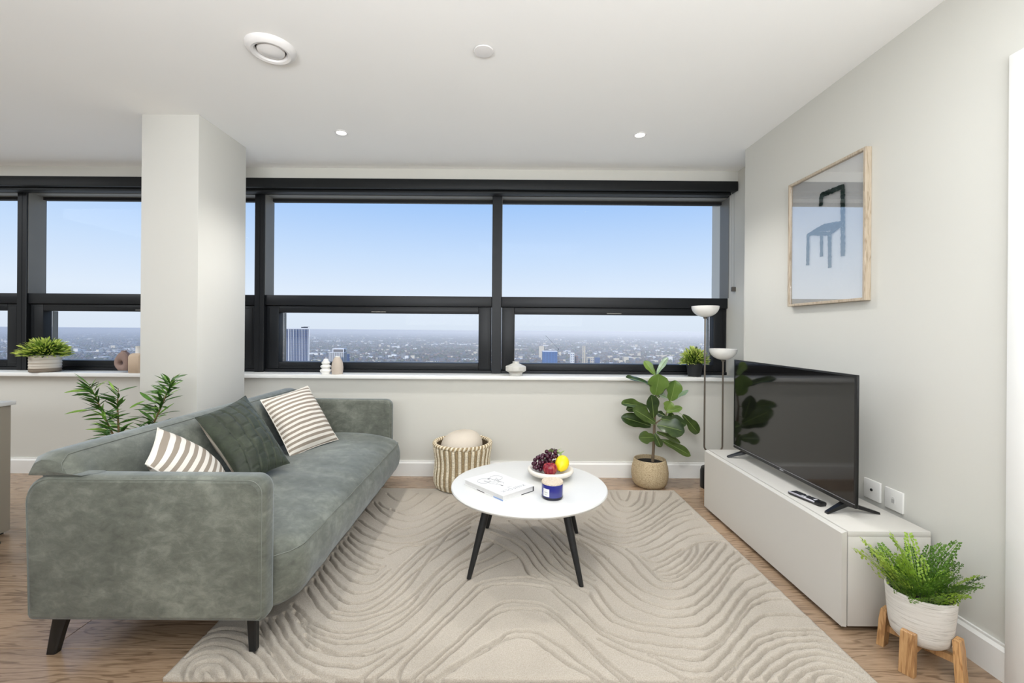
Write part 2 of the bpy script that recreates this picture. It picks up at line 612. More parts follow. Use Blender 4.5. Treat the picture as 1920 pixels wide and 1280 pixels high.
# ------------------------------------------------------------------ roller blinds
M['blind'] = plain('black_blind_cassette', (22, 24, 25), 0.5, spec=0.3)
M['chain'] = plain('pale_bead_chain', (176, 172, 164), 0.4)
for nm, xa, xb, lab in (('roller_blind', XL + 0.03, -2.42, 'black roller blind cassette above the windows left of the white pillar'),
                        ('roller_blind', -2.41, XR - 0.006, 'long black roller blind cassette above the main windows right of the pillar')):
    t = thing(nm, lab, 'blind', ((xa + xb) / 2, 3.46, 2.24), 'black roller blinds')
    part('cassette', MB().rbox(xa, xb, 3.455, 3.56, 2.243, 2.3175, 0.004, 2), M['blind'], t)
    part('bottom_bar', MB().rbox(xa + 0.03, xb - 0.03, 3.50, 3.575, 2.222, 2.242, 0.004, 2), M['blind'], t)
    if xb > 0:
        p1, p2 = W(1371.5, 362, 3.50), W(1377, 362, 3.50)
        q1, q2 = W(1371.5, 541, 3.50), W(1376, 541, 3.50)
        p1.z = p2.z = 2.242
        mb = MB()
        for p, q in ((p1, q1), (p2, q2)):
            k = 90
            for j in range(k):
                c = p.lerp(q, (j + 0.5) / k)
                mb.sphere(c, 0.0024, 6, 4)
            mb.tube([p, q], 0.0007, 5)
        part('chain', mb, M['chain'], t, label='pale beaded pull chain')
        part('chain_weight', MB().rbox(q1.x - 0.002, q2.x + 0.012, 3.49, 3.51, q1.z - 0.022, q1.z + 0.014, 0.004, 2), plain('grey_chain_weight', (88, 84, 78), 0.4), t)

# ------------------------------------------------------------------ ceiling fittings
M['trimwhite'] = plain('white_plastic', (234, 231, 228), 0.28, spec=0.5)
t = thing('air_valve', 'round white ceiling air valve with a wide flared ring', 'vent', W(508, 91, 1.99))
t.location.z = ZC
vx, vy = t.location.x, t.location.y
part('ring', MB().lathe([(0.064, 0), (0.064, -.012), (0.07, -.022), (0.082, -.025), (0.095, -.02), (0.105, -.008), (0.107, 0)], vx, vy, 48, 0, ZC - 0.0005), M['trimwhite'], t)
part('disc', MB().lathe([(0.0, -0.006), (0.056, -.006), (0.058, -.012), (0.055, -.018), (0.03, -.026), (0.0, -.029)], vx, vy, 48, 0, ZC), M['trimwhite'], t)
part('stem', MB().lathe([(0.008, -.001), (0.008, -.0065)], vx, vy, 12, 0, ZC), M['blackmetal'], t)
t = thing('sprinkler_cover', 'small round white sprinkler cover plate in the middle of the ceiling', 'cover plate', W(907, 94, 1.99))
t.location.z = ZC
vx, vy = t.location.x, t.location.y
part('plate', MB().lathe([(0.0, -.004), (0.043, -.004), (0.0445, -.007), (0.043, -.010), (0.02, -.0125), (0, -.013)], vx, vy, 40, 0, ZC), M['trimwhite'], t)
part('collar', MB().lathe([(0.036, -.0005), (0.036, -.0045)], vx, vy, 32, 0, ZC), M['blackmetal'], t)
lampm, ln, lb = newmat('lit_lamp_face')
lb.inputs['Emission Color'].default_value = (1, 0.96, 0.9, 1)
lb.inputs['Emission Strength'].default_value = 14
for px, py, side in ((640, 248, 'left'), (1200, 253, 'right')):
    p = W(px, py, 2.838)
    t = thing('downlight', 'small lit white recessed downlight in the ceiling, the %s one of the pair' % side, 'downlight', (p.x, p.y, ZC), 'lit ceiling downlights')
    part('bezel', MB().lathe([(0.029, -.0005), (0.029, -.004), (0.033, -.006), (0.041, -.003), (0.042, -.0005)], p.x, p.y, 32, 0, ZC), M['trimwhite'], t)
    part('lens', MB().lathe([(0.0, -.001), (0.0285, -.001), (0.0285, -.003), (0, -.0035)], p.x, p.y, 28, 0, ZC), lampm, t, label='glowing lens')
    d = bpy.data.lights.new('downlight_beam', 'SPOT')
    d.energy = 68
    d.spot_size = math.radians(125)
    d.spot_blend = 0.7
    d.shadow_soft_size = 0.05
    d.color = (1, 0.98, 0.95)
    lo = bpy.data.objects.new('beam', d)
    C.objects.link(lo)
    lo.parent = t
    lo.location = (0, 0, -0.012)
# ================================================================== RUG
# carved pile: the wavy cut lines, in rug coordinates (metres, world X and Y)
RUG_X0, RUG_X1, RUG_Y0, RUG_Y1, RUG_H = -1.092, 1.212, 1.425, 3.138, 0.019
CURVES = [[(-229, 1413), (-166, 1473), (-86, 1546), (-9, 1610), (38, 1649), (108, 1649), (159, 1620), (215, 1565), (261, 1505), (340, 1418)],
          [(-201, 1426), (-136, 1487), (-64, 1546), (25, 1615), (106, 1611), (154, 1564), (207, 1505), (282, 1444), (316, 1412)],
          [(-296, 1415), (-242, 1486), (-178, 1576), (-112, 1678), (-55, 1763), (-5, 1819), (67, 1831), (138, 1821), (199, 1776), (245, 1700), (305, 1597), (359, 1499), (419, 1427)],
          [(-270, 1412), (-219, 1479), (-145, 1584), (-71, 1696), (-11, 1763), (53, 1782), (129, 1780), (178, 1761), (232, 1691), (301, 1573), (353, 1475), (394, 1419)],
          [(-435, 1408), (-406, 1430), (-344, 1514), (-295, 1599), (-242, 1703), (-180, 1812), (-129, 1912), (-84, 1972), (-13, 1996), (73, 2006)],
          [(-335, 1412), (-327, 1485), (-279, 1575), (-226, 1676), (-142, 1823), (-81, 1924), (-13, 1955), (71, 1960)],
          [(79, 2194), (-30, 2119), (-116, 2036), (-168, 1971), (-203, 1899), (-264, 1770), (-310, 1675), (-354, 1606), (-401, 1566), (-448, 1535), (-499, 1523), (-554, 1526), (-632, 1556), (-722, 1619)],
          [(24, 2273), (-92, 2147), (-192, 2075), (-229, 2008), (-286, 1910), (-331, 1790), (-375, 1702), (-429, 1631), (-492, 1589), (-574, 1580), (-672, 1611), (-781, 1697)],
          [(-42, 2339), (-112, 2230), (-212, 2116), (-283, 1982), (-328, 1842), (-382, 1730), (-433, 1665), (-505, 1630), (-584, 1608), (-692, 1645), (-826, 1754)],
          [(-151, 2337), (-222, 2221), (-283, 2087), (-335, 1957), (-378, 1799), (-427, 1739), (-489, 1673), (-550, 1642), (-595, 1637), (-707, 1680), (-857, 1804)],
          [(-815, 2876), (-748, 2787), (-666, 2738), (-601, 2756), (-542, 2881), (-496, 3038)],
          [(-799, 3032), (-709, 2915), (-632, 2898), (-587, 3037)],
          [(-702, 2771), (-613, 2689), (-518, 2684), (-442, 2803), (-369, 3000)],
          [(-844, 2875), (-743, 2720), (-636, 2616), (-525, 2591), (-437, 2686), (-350, 2848), (-256, 2924)],
          [(-867, 2768), (-738, 2608), (-622, 2508), (-531, 2496), (-443, 2569), (-350, 2743), (-307, 2849)],
          [(-856, 2606), (-726, 2478), (-609, 2408), (-522, 2399), (-437, 2464), (-335, 2631), (-229, 2780)],
          [(-852, 2518), (-740, 2404), (-627, 2342), (-517, 2322), (-430, 2360), (-331, 2499), (-245, 2648), (-169, 2713)],
          [(-848, 2436), (-754, 2335), (-644, 2278), (-572, 2244)],
          [(-564, 2211), (-498, 2292), (-420, 2305), (-309, 2431), (-189, 2618), (-128, 2698)],
          [(-842, 2384), (-760, 2283), (-656, 2203), (-591, 2168)],
          [(-847, 2334), (-752, 2226), (-645, 2132), (-583, 2103)],
          [(-853, 2286), (-755, 2172), (-654, 2092), (-584, 2068)],
          [(-849, 2218), (-755, 2110), (-657, 2039), (-593, 2030), (-561, 2097)],
          [(-854, 2175), (-772, 2071), (-678, 1980), (-609, 1950), (-566, 1971), (-530, 2063)],
          [(-854, 2093), (-758, 1983), (-669, 1900), (-606, 1881), (-555, 1901), (-510, 1986), (-471, 2118), (-397, 2305), (-299, 2445), (-186, 2573)],
          [(-851, 2036), (-751, 1915), (-674, 1837), (-609, 1808), (-560, 1824), (-513, 1886), (-453, 2041), (-368, 2270), (-268, 2393), (-182, 2524)],
          [(-848, 1982), (-750, 1864), (-662, 1779), (-592, 1759), (-537, 1780), (-471, 1871), (-419, 2023), (-297, 2249), (-177, 2460)],
          [(-847, 1914), (-766, 1814), (-690, 1737), (-626, 1706), (-565, 1704), (-504, 1729), (-430, 1782), (-371, 1888), (-303, 2062), (-233, 2184), (-132, 2321), (-51, 2359)],
          [(-861, 1749), (-748, 1621), (-663, 1554), (-583, 1529), (-513, 1528), (-452, 1553)],
          [(-882, 1721), (-770, 1597), (-667, 1512), (-578, 1479), (-494, 1470), (-453, 1481), (-412, 1522)],
          [(-909, 1708), (-783, 1577), (-670, 1484), (-575, 1435), (-511, 1417), (-456, 1422), (-425, 1462), (-359, 1557)],
          [(-921, 1682), (-785, 1533), (-680, 1443), (-621, 1407)],
          [(-970, 1694), (-865, 1610), (-754, 1503), (-664, 1409)],
          [(-959, 1406), (-975, 1440), (-967, 1456), (-942, 1445), (-918, 1420)],
          [(-994, 1406), (-1017, 1459), (-1000, 1488), (-956, 1489), (-908, 1460), (-865, 1414)],
          [(-1022, 1410), (-1053, 1478), (-1033, 1525), (-975, 1529), (-910, 1499), (-851, 1451), (-803, 1406)],
          [(-1076, 1510), (-1063, 1541), (-1038, 1566), (-975, 1567), (-898, 1530), (-819, 1470), (-758, 1412)],
          [(-1082, 1563), (-1070, 1596), (-1028, 1612), (-956, 1601), (-872, 1552), (-792, 1490), (-708, 1413)],
          [(-1093, 1625), (-1029, 1653), (-953, 1636), (-867, 1585), (-773, 1511), (-665, 1411)],
          [(793, 3089), (782, 2958), (806, 2924), (845, 2983), (890, 3100)],
          [(746, 3088), (740, 2923), (771, 2832), (828, 2847), (904, 2955), (966, 3102)],
          [(695, 2965), (709, 2800), (748, 2749), (814, 2763), (911, 2870), (1007, 3103)],
          [(631, 2851), (649, 2722), (712, 2652), (778, 2674), (877, 2764), (974, 2899), (1060, 3104)],
          [(585, 2759), (618, 2634), (684, 2583), (758, 2604), (864, 2690), (999, 2845), (1116, 2988), (1184, 3106)],
          [(541, 2672), (594, 2570), (669, 2524), (750, 2540), (869, 2643), (1012, 2792), (1175, 2966)],
          [(510, 2636), (565, 2526), (644, 2466), (720, 2471), (840, 2553), (995, 2716), (1172, 2903), (1223, 2932)],
          [(472, 2590), (532, 2464), (613, 2416), (686, 2417), (797, 2478), (909, 2587), (1032, 2705), (1176, 2795)],
          [(437, 2503), (505, 2420), (581, 2358), (667, 2348), (765, 2408), (883, 2511), (1019, 2645), (1171, 2732)],
          [(523, 2376), (589, 2320), (662, 2298), (739, 2324), (851, 2419), (967, 2533), (1105, 2635), (1200, 2648)],
          [(697, 2245), (790, 2295), (887, 2369), (999, 2471), (1111, 2536), (1193, 2548), (1220, 2533)],
          [(721, 2189), (821, 2261), (939, 2366), (1041, 2438), (1134, 2461), (1199, 2451)],
          [(689, 2204), (712, 2162), (745, 2150), (823, 2198), (924, 2283), (947, 2287)],
          [(706, 2082), (783, 2132), (879, 2212), (937, 2275), (1040, 2352), (1131, 2376), (1198, 2366)],
          [(713, 2067), (762, 2074), (848, 2133), (936, 2229), (996, 2328)],
          [(717, 2036), (764, 2038), (836, 2084), (932, 2181), (994, 2267), (1026, 2341)],
          [(739, 2012), (788, 2020), (878, 2090), (965, 2181), (1060, 2299), (1127, 2369)],
          [(626, 2296), (662, 2212), (689, 2089), (707, 2006), (752, 1985), (805, 2006), (902, 2091), (1006, 2199), (1095, 2299), (1155, 2367)],
          [(530, 2367), (579, 2278), (620, 2179), (636, 2046), (673, 1952), (730, 1927), (787, 1942), (873, 2007), (980, 2107), (1089, 2233), (1188, 2344)],
          [(408, 2384), (475, 2276), (522, 2147), (559, 2017), (600, 1927), (661, 1873), (712, 1860), (774, 1874), (855, 1931), (963, 2037), (1074, 2153), (1194, 2270)],
          [(348, 2471), (416, 2328), (468, 2161), (506, 2017), (545, 1914), (593, 1838), (662, 1799), (722, 1796), (797, 1829), (900, 1918), (1002, 2022), (1107, 2138), (1192, 2203)],
          [(268, 2420), (316, 2240), (384, 2145), (429, 2050), (467, 1951), (501, 1855), (551, 1789), (617, 1747), (680, 1741), (753, 1759), (855, 1835), (950, 1931), (1054, 2050), (1132, 2123), (1203, 2149)],
          [(249, 2239), (297, 2098), (353, 2012), (406, 1937), (425, 1831), (459, 1746), (513, 1706), (596, 1688), (670, 1682), (744, 1691), (817, 1739), (899, 1814), (988, 1907), (1087, 1996), (1189, 2053)],
          [(370, 1900), (391, 1798), (425, 1716), (490, 1674), (571, 1651), (639, 1633), (716, 1628), (788, 1662), (871, 1730), (960, 1825), (1074, 1932), (1187, 1986)],
          [(73, 2011), (155, 1999), (212, 1967), (266, 1875), (311, 1808), (347, 1715), (390, 1650), (471, 1606), (561, 1588), (639, 1574), (709, 1570), (750, 1583), (829, 1644), (935, 1751), (1035, 1849), (1133, 1908), (1201, 1929)],
          [(71, 1958), (151, 1947), (207, 1922), (260, 1829), (312, 1735), (370, 1640), (440, 1581), (512, 1547), (577, 1532), (638, 1513), (680, 1518), (755, 1567), (863, 1663), (972, 1772), (1064, 1838), (1140, 1861), (1199, 1858)],
          [(513, 1533), (554, 1502), (599, 1473), (650, 1463), (703, 1481), (778, 1543), (891, 1645), (996, 1731), (1070, 1758), (1130, 1758), (1199, 1750)],
          [(352, 1614), (415, 1556), (469, 1521), (518, 1495), (565, 1456), (603, 1428), (645, 1427), (708, 1446), (797, 1512), (909, 1610), (1002, 1655), (1080, 1670), (1199, 1667)],
          [(723, 1433), (805, 1505), (913, 1586), (1005, 1629), (1088, 1643), (1153, 1648), (1195, 1635)],
          [(766, 1433), (856, 1506), (961, 1577), (1052, 1607), (1128, 1613), (1196, 1605)],
          [(810, 1434), (887, 1490), (977, 1545), (1069, 1578), (1138, 1575), (1188, 1555)],
          [(853, 1434), (917, 1476), (1002, 1522), (1082, 1546), (1144, 1535), (1197, 1512)],
          [(902, 1434), (978, 1484), (1055, 1515), (1115, 1511), (1158, 1486), (1192, 1464)],
          [(941, 1428), (1002, 1463), (1068, 1485), (1124, 1478), (1158, 1450), (1175, 1430)],
          [(989, 1426), (1047, 1456), (1100, 1460), (1130, 1443), (1140, 1427)],
          [(1052, 1426), (1084, 1439), (1108, 1436), (1113, 1426)],
          [(-62, 2448), (33, 2376), (113, 2258), (152, 2122), (203, 2014), (268, 1965), (332, 1929), (367, 1895)],
          [(-56, 2547), (51, 2431), (125, 2342), (166, 2211), (209, 2080), (273, 2002), (332, 1929)],
          [(36, 2608), (114, 2470), (187, 2275), (230, 2137), (293, 2041), (339, 1966)],
          [(138, 2603), (185, 2471), (243, 2344), (291, 2197), (343, 2082), (414, 1991)],
          [(213, 2611), (273, 2473), (318, 2345), (386, 2154), (448, 2017)],
          [(76, 2726), (251, 2616), (333, 2454), (386, 2346), (463, 2231), (519, 2186)],
          [(139, 2824), (296, 2683), (406, 2475), (490, 2365), (559, 2297)],
          [(-213, 2474), (-177, 2456), (-112, 2400), (-42, 2339), (24, 2273), (83, 2194), (100, 2135), (118, 2052), (152, 2013)],
          [(-155, 2675), (-205, 2586), (-283, 2464), (-341, 2267), (-380, 2086), (-413, 1932), (-453, 1841), (-507, 1758), (-582, 1737), (-673, 1746)],
          [(-160, 2604), (-112, 2577), (-56, 2543)],
          [(-418, 2333), (-359, 2387), (-274, 2543), (-186, 2709)],
          [(-158, 2721), (-258, 2564), (-330, 2425), (-401, 2334), (-488, 2312)]]


def smooth_curve(pts, step=0.004):
    p = [np.array(q, float) for q in pts]
    p = [2 * p[0] - p[1]] + p + [2 * p[-1] - p[-2]]
    out = []
    for i in range(1, len(p) - 2):
        L = np.linalg.norm(p[i + 1] - p[i])
        k = max(2, int(L / step))
        t = (np.arange(k) / k)[:, None]
        a, b, c_, d = p[i - 1], p[i], p[i + 1], p[i + 2]
        out.append(0.5 * (2 * b + (c_ - a) * t + (2 * a - 5 * b + 4 * c_ - d) * t ** 2 + (3 * b - a - 3 * c_ + d) * t ** 3))
    return np.concatenate(out + [p[-2][None, :]])


def build_rug():
    h = 0.0040
    nx = int((RUG_X1 - RUG_X0) / h)
    ny = int((RUG_Y1 - RUG_Y0) / h)
    xs = np.linspace(RUG_X0, RUG_X1, nx)
    ys = np.linspace(RUG_Y0, RUG_Y1, ny)
    hx, hy = xs[1] - xs[0], ys[1] - ys[0]
    D = np.full((ny, nx), 1.0)
    R = 6
    rr = np.random.RandomState(3)
    for cv in CURVES:
        q = smooth_curve([(a / 1000.0, b / 1000.0) for a, b in cv])
        wob = 0.0022 * np.sin(np.arange(len(q)) * 0.21 + rr.rand() * 6) + 0.0014 * np.sin(np.arange(len(q)) * 0.53 + rr.rand() * 6)
        q[:, 1] += wob
        for (x, y) in q:
            i, j = int(round((x - RUG_X0) / hx)), int(round((y - RUG_Y0) / hy))
            i0, i1, j0, j1 = max(i - R, 0), min(i + R + 1, nx), max(j - R, 0), min(j + R + 1, ny)
            if i0 >= i1 or j0 >= j1:
                continue
            dd = (xs[i0:i1][None, :] - x) ** 2 + (ys[j0:j1][:, None] - y) ** 2
            np.minimum(D[j0:j1, i0:i1], dd, out=D[j0:j1, i0:i1])
    D = np.sqrt(D)
    Z = RUG_H - 0.0175 * np.exp(-(D / 0.0052) ** 3) + 0.0016 * np.exp(-((D - 0.013) / 0.006) ** 2)
    Z += rr.randn(ny, nx) * 0.0003
    ex = np.minimum(xs - RUG_X0, RUG_X1 - xs)[None, :]
    ey = np.minimum(ys - RUG_Y0, RUG_Y1 - ys)[:, None]
    e = np.minimum(ex, ey)
    Z -= 0.006 * np.exp(-(e / 0.007) ** 2)
    Z = np.maximum(Z, 0.002)
    X, Y = np.meshgrid(xs, ys)
    top = np.stack([X, Y, Z], -1).reshape(-1, 3)
    idx = np.arange(nx * ny).reshape(ny, nx)
    f = np.stack([idx[:-1, :-1], idx[:-1, 1:], idx[1:, 1:], idx[1:, :-1]], -1).reshape(-1, 4)
    # side skirt down to the floor
    ring = np.concatenate([idx[0, :], idx[1:, -1], idx[-1, -2::-1], idx[-2:0:-1, 0]])
    low = top[ring].copy()
    low[:, 2] = 0.0006
    n0 = nx * ny
    k = len(ring)
    j = np.arange(k)
    side = np.stack([ring, n0 + j, n0 + (j + 1) % k, np.roll(ring, -1)], -1)
    V = np.concatenate([top, low])
    Fa = np.concatenate([f, side])
    me = bpy.data.meshes.new('rug')
    me.vertices.add(len(V))
    me.vertices.foreach_set('co', V.astype(np.float32).ravel())
    me.loops.add(Fa.size)
    me.loops.foreach_set('vertex_index', Fa.astype(np.int32).ravel())
    me.polygons.add(len(Fa))
    me.polygons.foreach_set('loop_start', (np.arange(len(Fa)) * 4).astype(np.int32))
    me.polygons.foreach_set('loop_total', np.full(len(Fa), 4, np.int32))
    me.update(calc_edges=True)
    me.validate()
    me.polygons.foreach_set('use_smooth', [True] * len(me.polygons))
    m, n, b = newmat('cream_wool_pile')
    tc = n.nodes.new('ShaderNodeTexCoord')
    f1 = noise_node(n, tc.outputs['Object'], 3.0, 3)
    f2 = noise_node(n, tc.outputs['Object'], 330, 3, 0.7)
    c1 = ramp(n, f1, [(0.3, (182, 173, 160)), (0.7, (194, 185, 172))])
    c2 = ramp(n, f2, [(0.25, (176, 165, 152)), (0.62, (255, 255, 255))])
    mx = n.nodes.new('ShaderNodeMixRGB')
    mx.blend_type = 'MULTIPLY'
    mx.inputs[0].default_value = 0.55
    n.links.new(c1, mx.inputs[1])
    n.links.new(c2, mx.inputs[2])
    n.links.new(mx.outputs[0], b.inputs['Base Color'])
    b.inputs['Roughness'].default_value = 1.0
    b.inputs['Specular IOR Level'].default_value = 0.05
    b.inputs['Sheen Weight'].default_value = 0.15
    bump_node(n, b, f2, 0.6, 0.004)
    me.materials.append(m)
    o = bpy.data.objects.new('rug', me)
    C.objects.link(o)
    o['label'] = 'large cream wool rug carved with flowing wavy lines on the oak floor'
    o['category'] = 'rug'


build_rug()

# ================================================================== SOFA
def velvet(name, dark, mid, light, scale=3.2, sheen=0.38):
    m, n, b = newmat(name)
    tc = n.nodes.new('ShaderNodeTexCoord')
    f1 = noise_node(n, tc.outputs['Object'], scale, 5, 0.62, 0.5)
    f2 = noise_node(n, mapping(n, tc.outputs['Object'], (1, 1.0, 1.6), (0.4, 0.5, 0.2)), scale * 5.5, 6, 0.72, 0.4)
    ad = n.nodes.new('ShaderNodeMath')
    ad.operation = 'MULTIPLY_ADD'
    ad.inputs[1].default_value = 0.50
    n.links.new(f2, ad.inputs[0])
    ml = n.nodes.new('ShaderNodeMath')
    ml.operation = 'MULTIPLY'
    ml.inputs[1].default_value = 0.50
    n.links.new(f1, ml.inputs[0])
    n.links.new(ml.outputs[0], ad.inputs[2])
    col = ramp(n, ad.outputs[0], [(0.30, dark), (0.5, mid), (0.70, light)])
    n.links.new(col, b.inputs['Base Color'])
    b.inputs['Roughness'].default_value = 0.58
    b.inputs['Specular IOR Level'].default_value = 0.42
    b.inputs['Sheen Weight'].default_value = sheen
    b.inputs['Sheen Roughness'].default_value = 0.45
    b.inputs['Sheen Tint'].default_value = lin(205, 215, 225)
    f3 = noise_node(n, tc.outputs['Object'], 600, 2)
    f4 = noise_node(n, tc.outputs['Object'], 22, 4)
    a2 = n.nodes.new('ShaderNodeMath')
    a2.operation = 'MULTIPLY_ADD'
    a2.inputs[1].default_value = 2.5
    n.links.new(f4, a2.inputs[0])
    n.links.new(f3, a2.inputs[2])
    bump_node(n, b, a2.outputs[0], 0.22, 0.0025)
    return m


M['velvet'] = velvet('grey_green_velvet', (66, 69, 61), (101, 104, 94), (140, 143, 131))
M['piping'] = plain('pale_grey_seam', (112, 116, 108), 0.8)

sofa = thing('sofa', 'grey green velvet sofa with low square arms and black tapered legs', 'sofa', (-1.2, 2.35, 0))


def rounded_outline(x0, x1, z0, z1, radii, n=8):
    """rounded rectangle in XZ; radii for corners (x0,z0), (x1,z0), (x1,z1), (x0,z1)"""
    pts = []
    cs = [(x0, z0, PI, radii[0]), (x1, z0, 1.5 * PI, radii[1]), (x1, z1, 0, radii[2]), (x0, z1, 0.5 * PI, radii[3])]
    for (cx, cz, a0, r) in cs:
        ox = cx + r if cx == x0 else cx - r
        oz = cz + r if cz == z0 else cz - r
        for k in range(n + 1):
            a = a0 + k * PI / 2 / n
            pts.append((ox + r * math.cos(a), oz + r * math.sin(a)))
    return pts


def inset(pts, d):
    cx = sum(p[0] for p in pts) / len(pts)
    cz = sum(p[1] for p in pts) / len(pts)
    hx = max(abs(p[0] - cx) for p in pts)
    hz = max(abs(p[1] - cz) for p in pts)
    return [(cx + (p[0] - cx) * (1 - d / hx), cz + (p[1] - cz) * (1 - d / hz)) for p in pts]


def subdiv_cap(mb, ring, bulge, axis_y, k=5):
    """fan of shrinking rings to close a cap softly"""
    cx = sum(p[0] for p in ring) / len(ring)
    cz = sum(p[2] for p in ring) / len(ring)
    rings = []
    for i in range(k + 1):
        s = 1 - i / k * 0.96
        rings.append([(cx + (p[0] - cx) * s, p[1] + bulge * (1 - s * s), cz + (p[2] - cz) * s) for p in ring])
    mb.loft(rings, True)


for near in (True, False):
    y0, y1 = (1.482, 1.558) if near else (3.142, 3.218)
    out = rounded_outline(-1.600, -0.800, 0.152, 0.640, (0.012, 0.02, 0.048, 0.085))
    out = [(x - 0.014 * (z - 0.152) / 0.49 * (1 if x < -1.2 else 0), z) for x, z in out]
    prof = [(0.0, 0.020), (0.004, 0.009), (0.012, 0.002), (0.024, 0.0), ((y1 - y0) - 0.024, 0.0), ((y1 - y0) - 0.012, 0.002), ((y1 - y0) - 0.004, 0.009), (y1 - y0, 0.020)]
    rings = [[(x, y0 + dy, z) for x, z in inset(out, d)] for dy, d in prof]
    mb = MB().loft(rings, False)
    subdiv_cap(mb, rings[0], -0.006, None)
    subdiv_cap(mb, rings[-1], 0.006, None)
    arm = part('arm', mb, M['velvet'], sofa, 60)
    for yy, d in ((y0 + 0.003, 0.0105), (y1 - 0.003, 0.0105)):
        ol = inset(out, d)
        k0 = 9
        pts = [(x, yy, z) for x, z in ol[k0 + 1:] + ol[:1]]
        part('piping', MB().tube(pts, 0.0015, 6), M['piping'], arm)

# backrest: soft slab with rounded top, its ends lapping over both arms
bp = [(-1.585, 0.40), (-1.612, 0.50), (-1.622, 0.60), (-1.615, 0.665), (-1.596, 0.698), (-1.565, 0.713), (-1.53, 0.714), (-1.495, 0.704), (-1.466, 0.680),
      (-1.445, 0.630), (-1.425, 0.55), (-1.40, 0.46), (-1.385, 0.40)]
rings = []
ya, yb = 1.488, 3.212
NB = 60
for i in range(NB + 1):
    y = ya + (yb - ya) * i / NB
    e = min(y - ya, yb - y)
    k = 1.0 if e > 0.05 else math.sqrt(max(1 - (1 - e / 0.05) ** 2, 0.0))
    ins = 0.032 * (1 - k)
    over = 1.0 if e < 0.082 else 0.0
    rg = []
    for x, z in inset(bp, max(ins, 0.0)):
        w = 0.004 * noise.noise(Vector((x * 3, y * 4, z * 5)))
        if over:
            z = max(z, 0.6415)
        rg.append((x + w, y, z + w * 0.6))
    rings.append(rg)
mb = MB().loft(rings, False)
subdiv_cap(mb, rings[0], -0.008, None)
subdiv_cap(mb, rings[-1], 0.008, None)
back = part('backrest', mb, M['velvet'], sofa, 60)
part('piping', MB().tube([(-1.478, ya - .001, .645), (-1.482, ya - .001, .668), (-1.487, ya, .682)] + [(r[7][0] + 0.001, r[7][1], r[7][2] + 0.001) for r in rings[1:-1]], 0.0014, 6), M['piping'], back)

# seat: one long bench cushion with a bellied front
sp_ = [(-1.43, 0.155), (-1.43, 0.30), (-1.43, 0.395), (-1.36, 0.408), (-1.25, 0.412), (-1.13, 0.414), (-1.02, 0.412), (-0.92, 0.406), (-0.84, 0.396), (-0.785, 0.383), (-0.748, 0.366),
       (-0.731, 0.350), (-0.722, 0.325), (-0.716, 0.29), (-0.716, 0.25), (-0.724, 0.21), (-0.742, 0.175), (-0.775, 0.155), (-0.83, 0.150), (-1.0, 0.150), (-1.2, 0.150)]
rings = []
ya, yb = 1.5595, 3.1405
NS = 80
for i in range(NS + 1):
    t_ = i / NS
    y = ya + (yb - ya) * t_
    e = min(y - ya, yb - y)
    k = 1.0 if e > 0.09 else math.sqrt(max(1 - (1 - e / 0.09) ** 2, 0.0))
    pull = 0.075 * (1 - k)
    rg = []
    for x, z in sp_:
        fr = max(0.0, min(1.0, (x + 1.2) / 0.45))
        w = 0.006 * noise.noise(Vector((x * 4, y * 5, 3))) + 0.003 * noise.noise(Vector((x * 11, y * 14, 7)))
        wx = 0.004 * noise.noise(Vector((9, y * 9, z * 7)))
        up = 1 if z > 0.3 else 0
        rg.append((x - pull * fr + wx * fr, y, z + w * up - (0.012 * (1 - k) * up)))
    rings.append(rg)
mb = MB().loft(rings, True)
seat = part('seat_cushion', mb, M['velvet'], sofa, 60)
part('piping', MB().tube([(r[11][0] + 0.0015, r[11][1], r[11][2] + 0.001) for r in rings], 0.0018, 6), M['piping'], seat)
part('base_frame', MB().rbox(-1.57, -0.86, 1.57, 3.13, 0.128, 0.1495, 0.004, 2), M['blackmetal'], sofa)
for (xt, yt, xb, yb_) in ((-1.530, 1.545, -1.572, 1.552), (-0.868, 1.54, -0.866, 1.545), (-1.530, 3.155, -1.572, 3.165), (-0.868, 3.155, -0.866, 3.165)):
    wt, wb = 0.026, 0.0165
    if xt > -1.0:
        wt, wb = 0.0165, 0.0125
    rg = []
    for s_, (cx, cy, w, z) in enumerate(((xt, yt, wt, 0.1505), ((xt + xb) / 2, (yt + yb_) / 2, (wt + wb) / 2, 0.082), (xb, yb_, wb, 0.0006 if xt < -1 else RUG_H + 0.0028))):
        dy = 0.013
        rg.append([(cx + a * w, cy + b * dy, z) for a, b in ((-1, -.75), (-.75, -1), (.75, -1), (1, -.75), (1, .75), (.75, 1), (-.75, 1), (-1, .75))])
    part('leg', MB().loft(rg), M['blackmetal'], sofa)

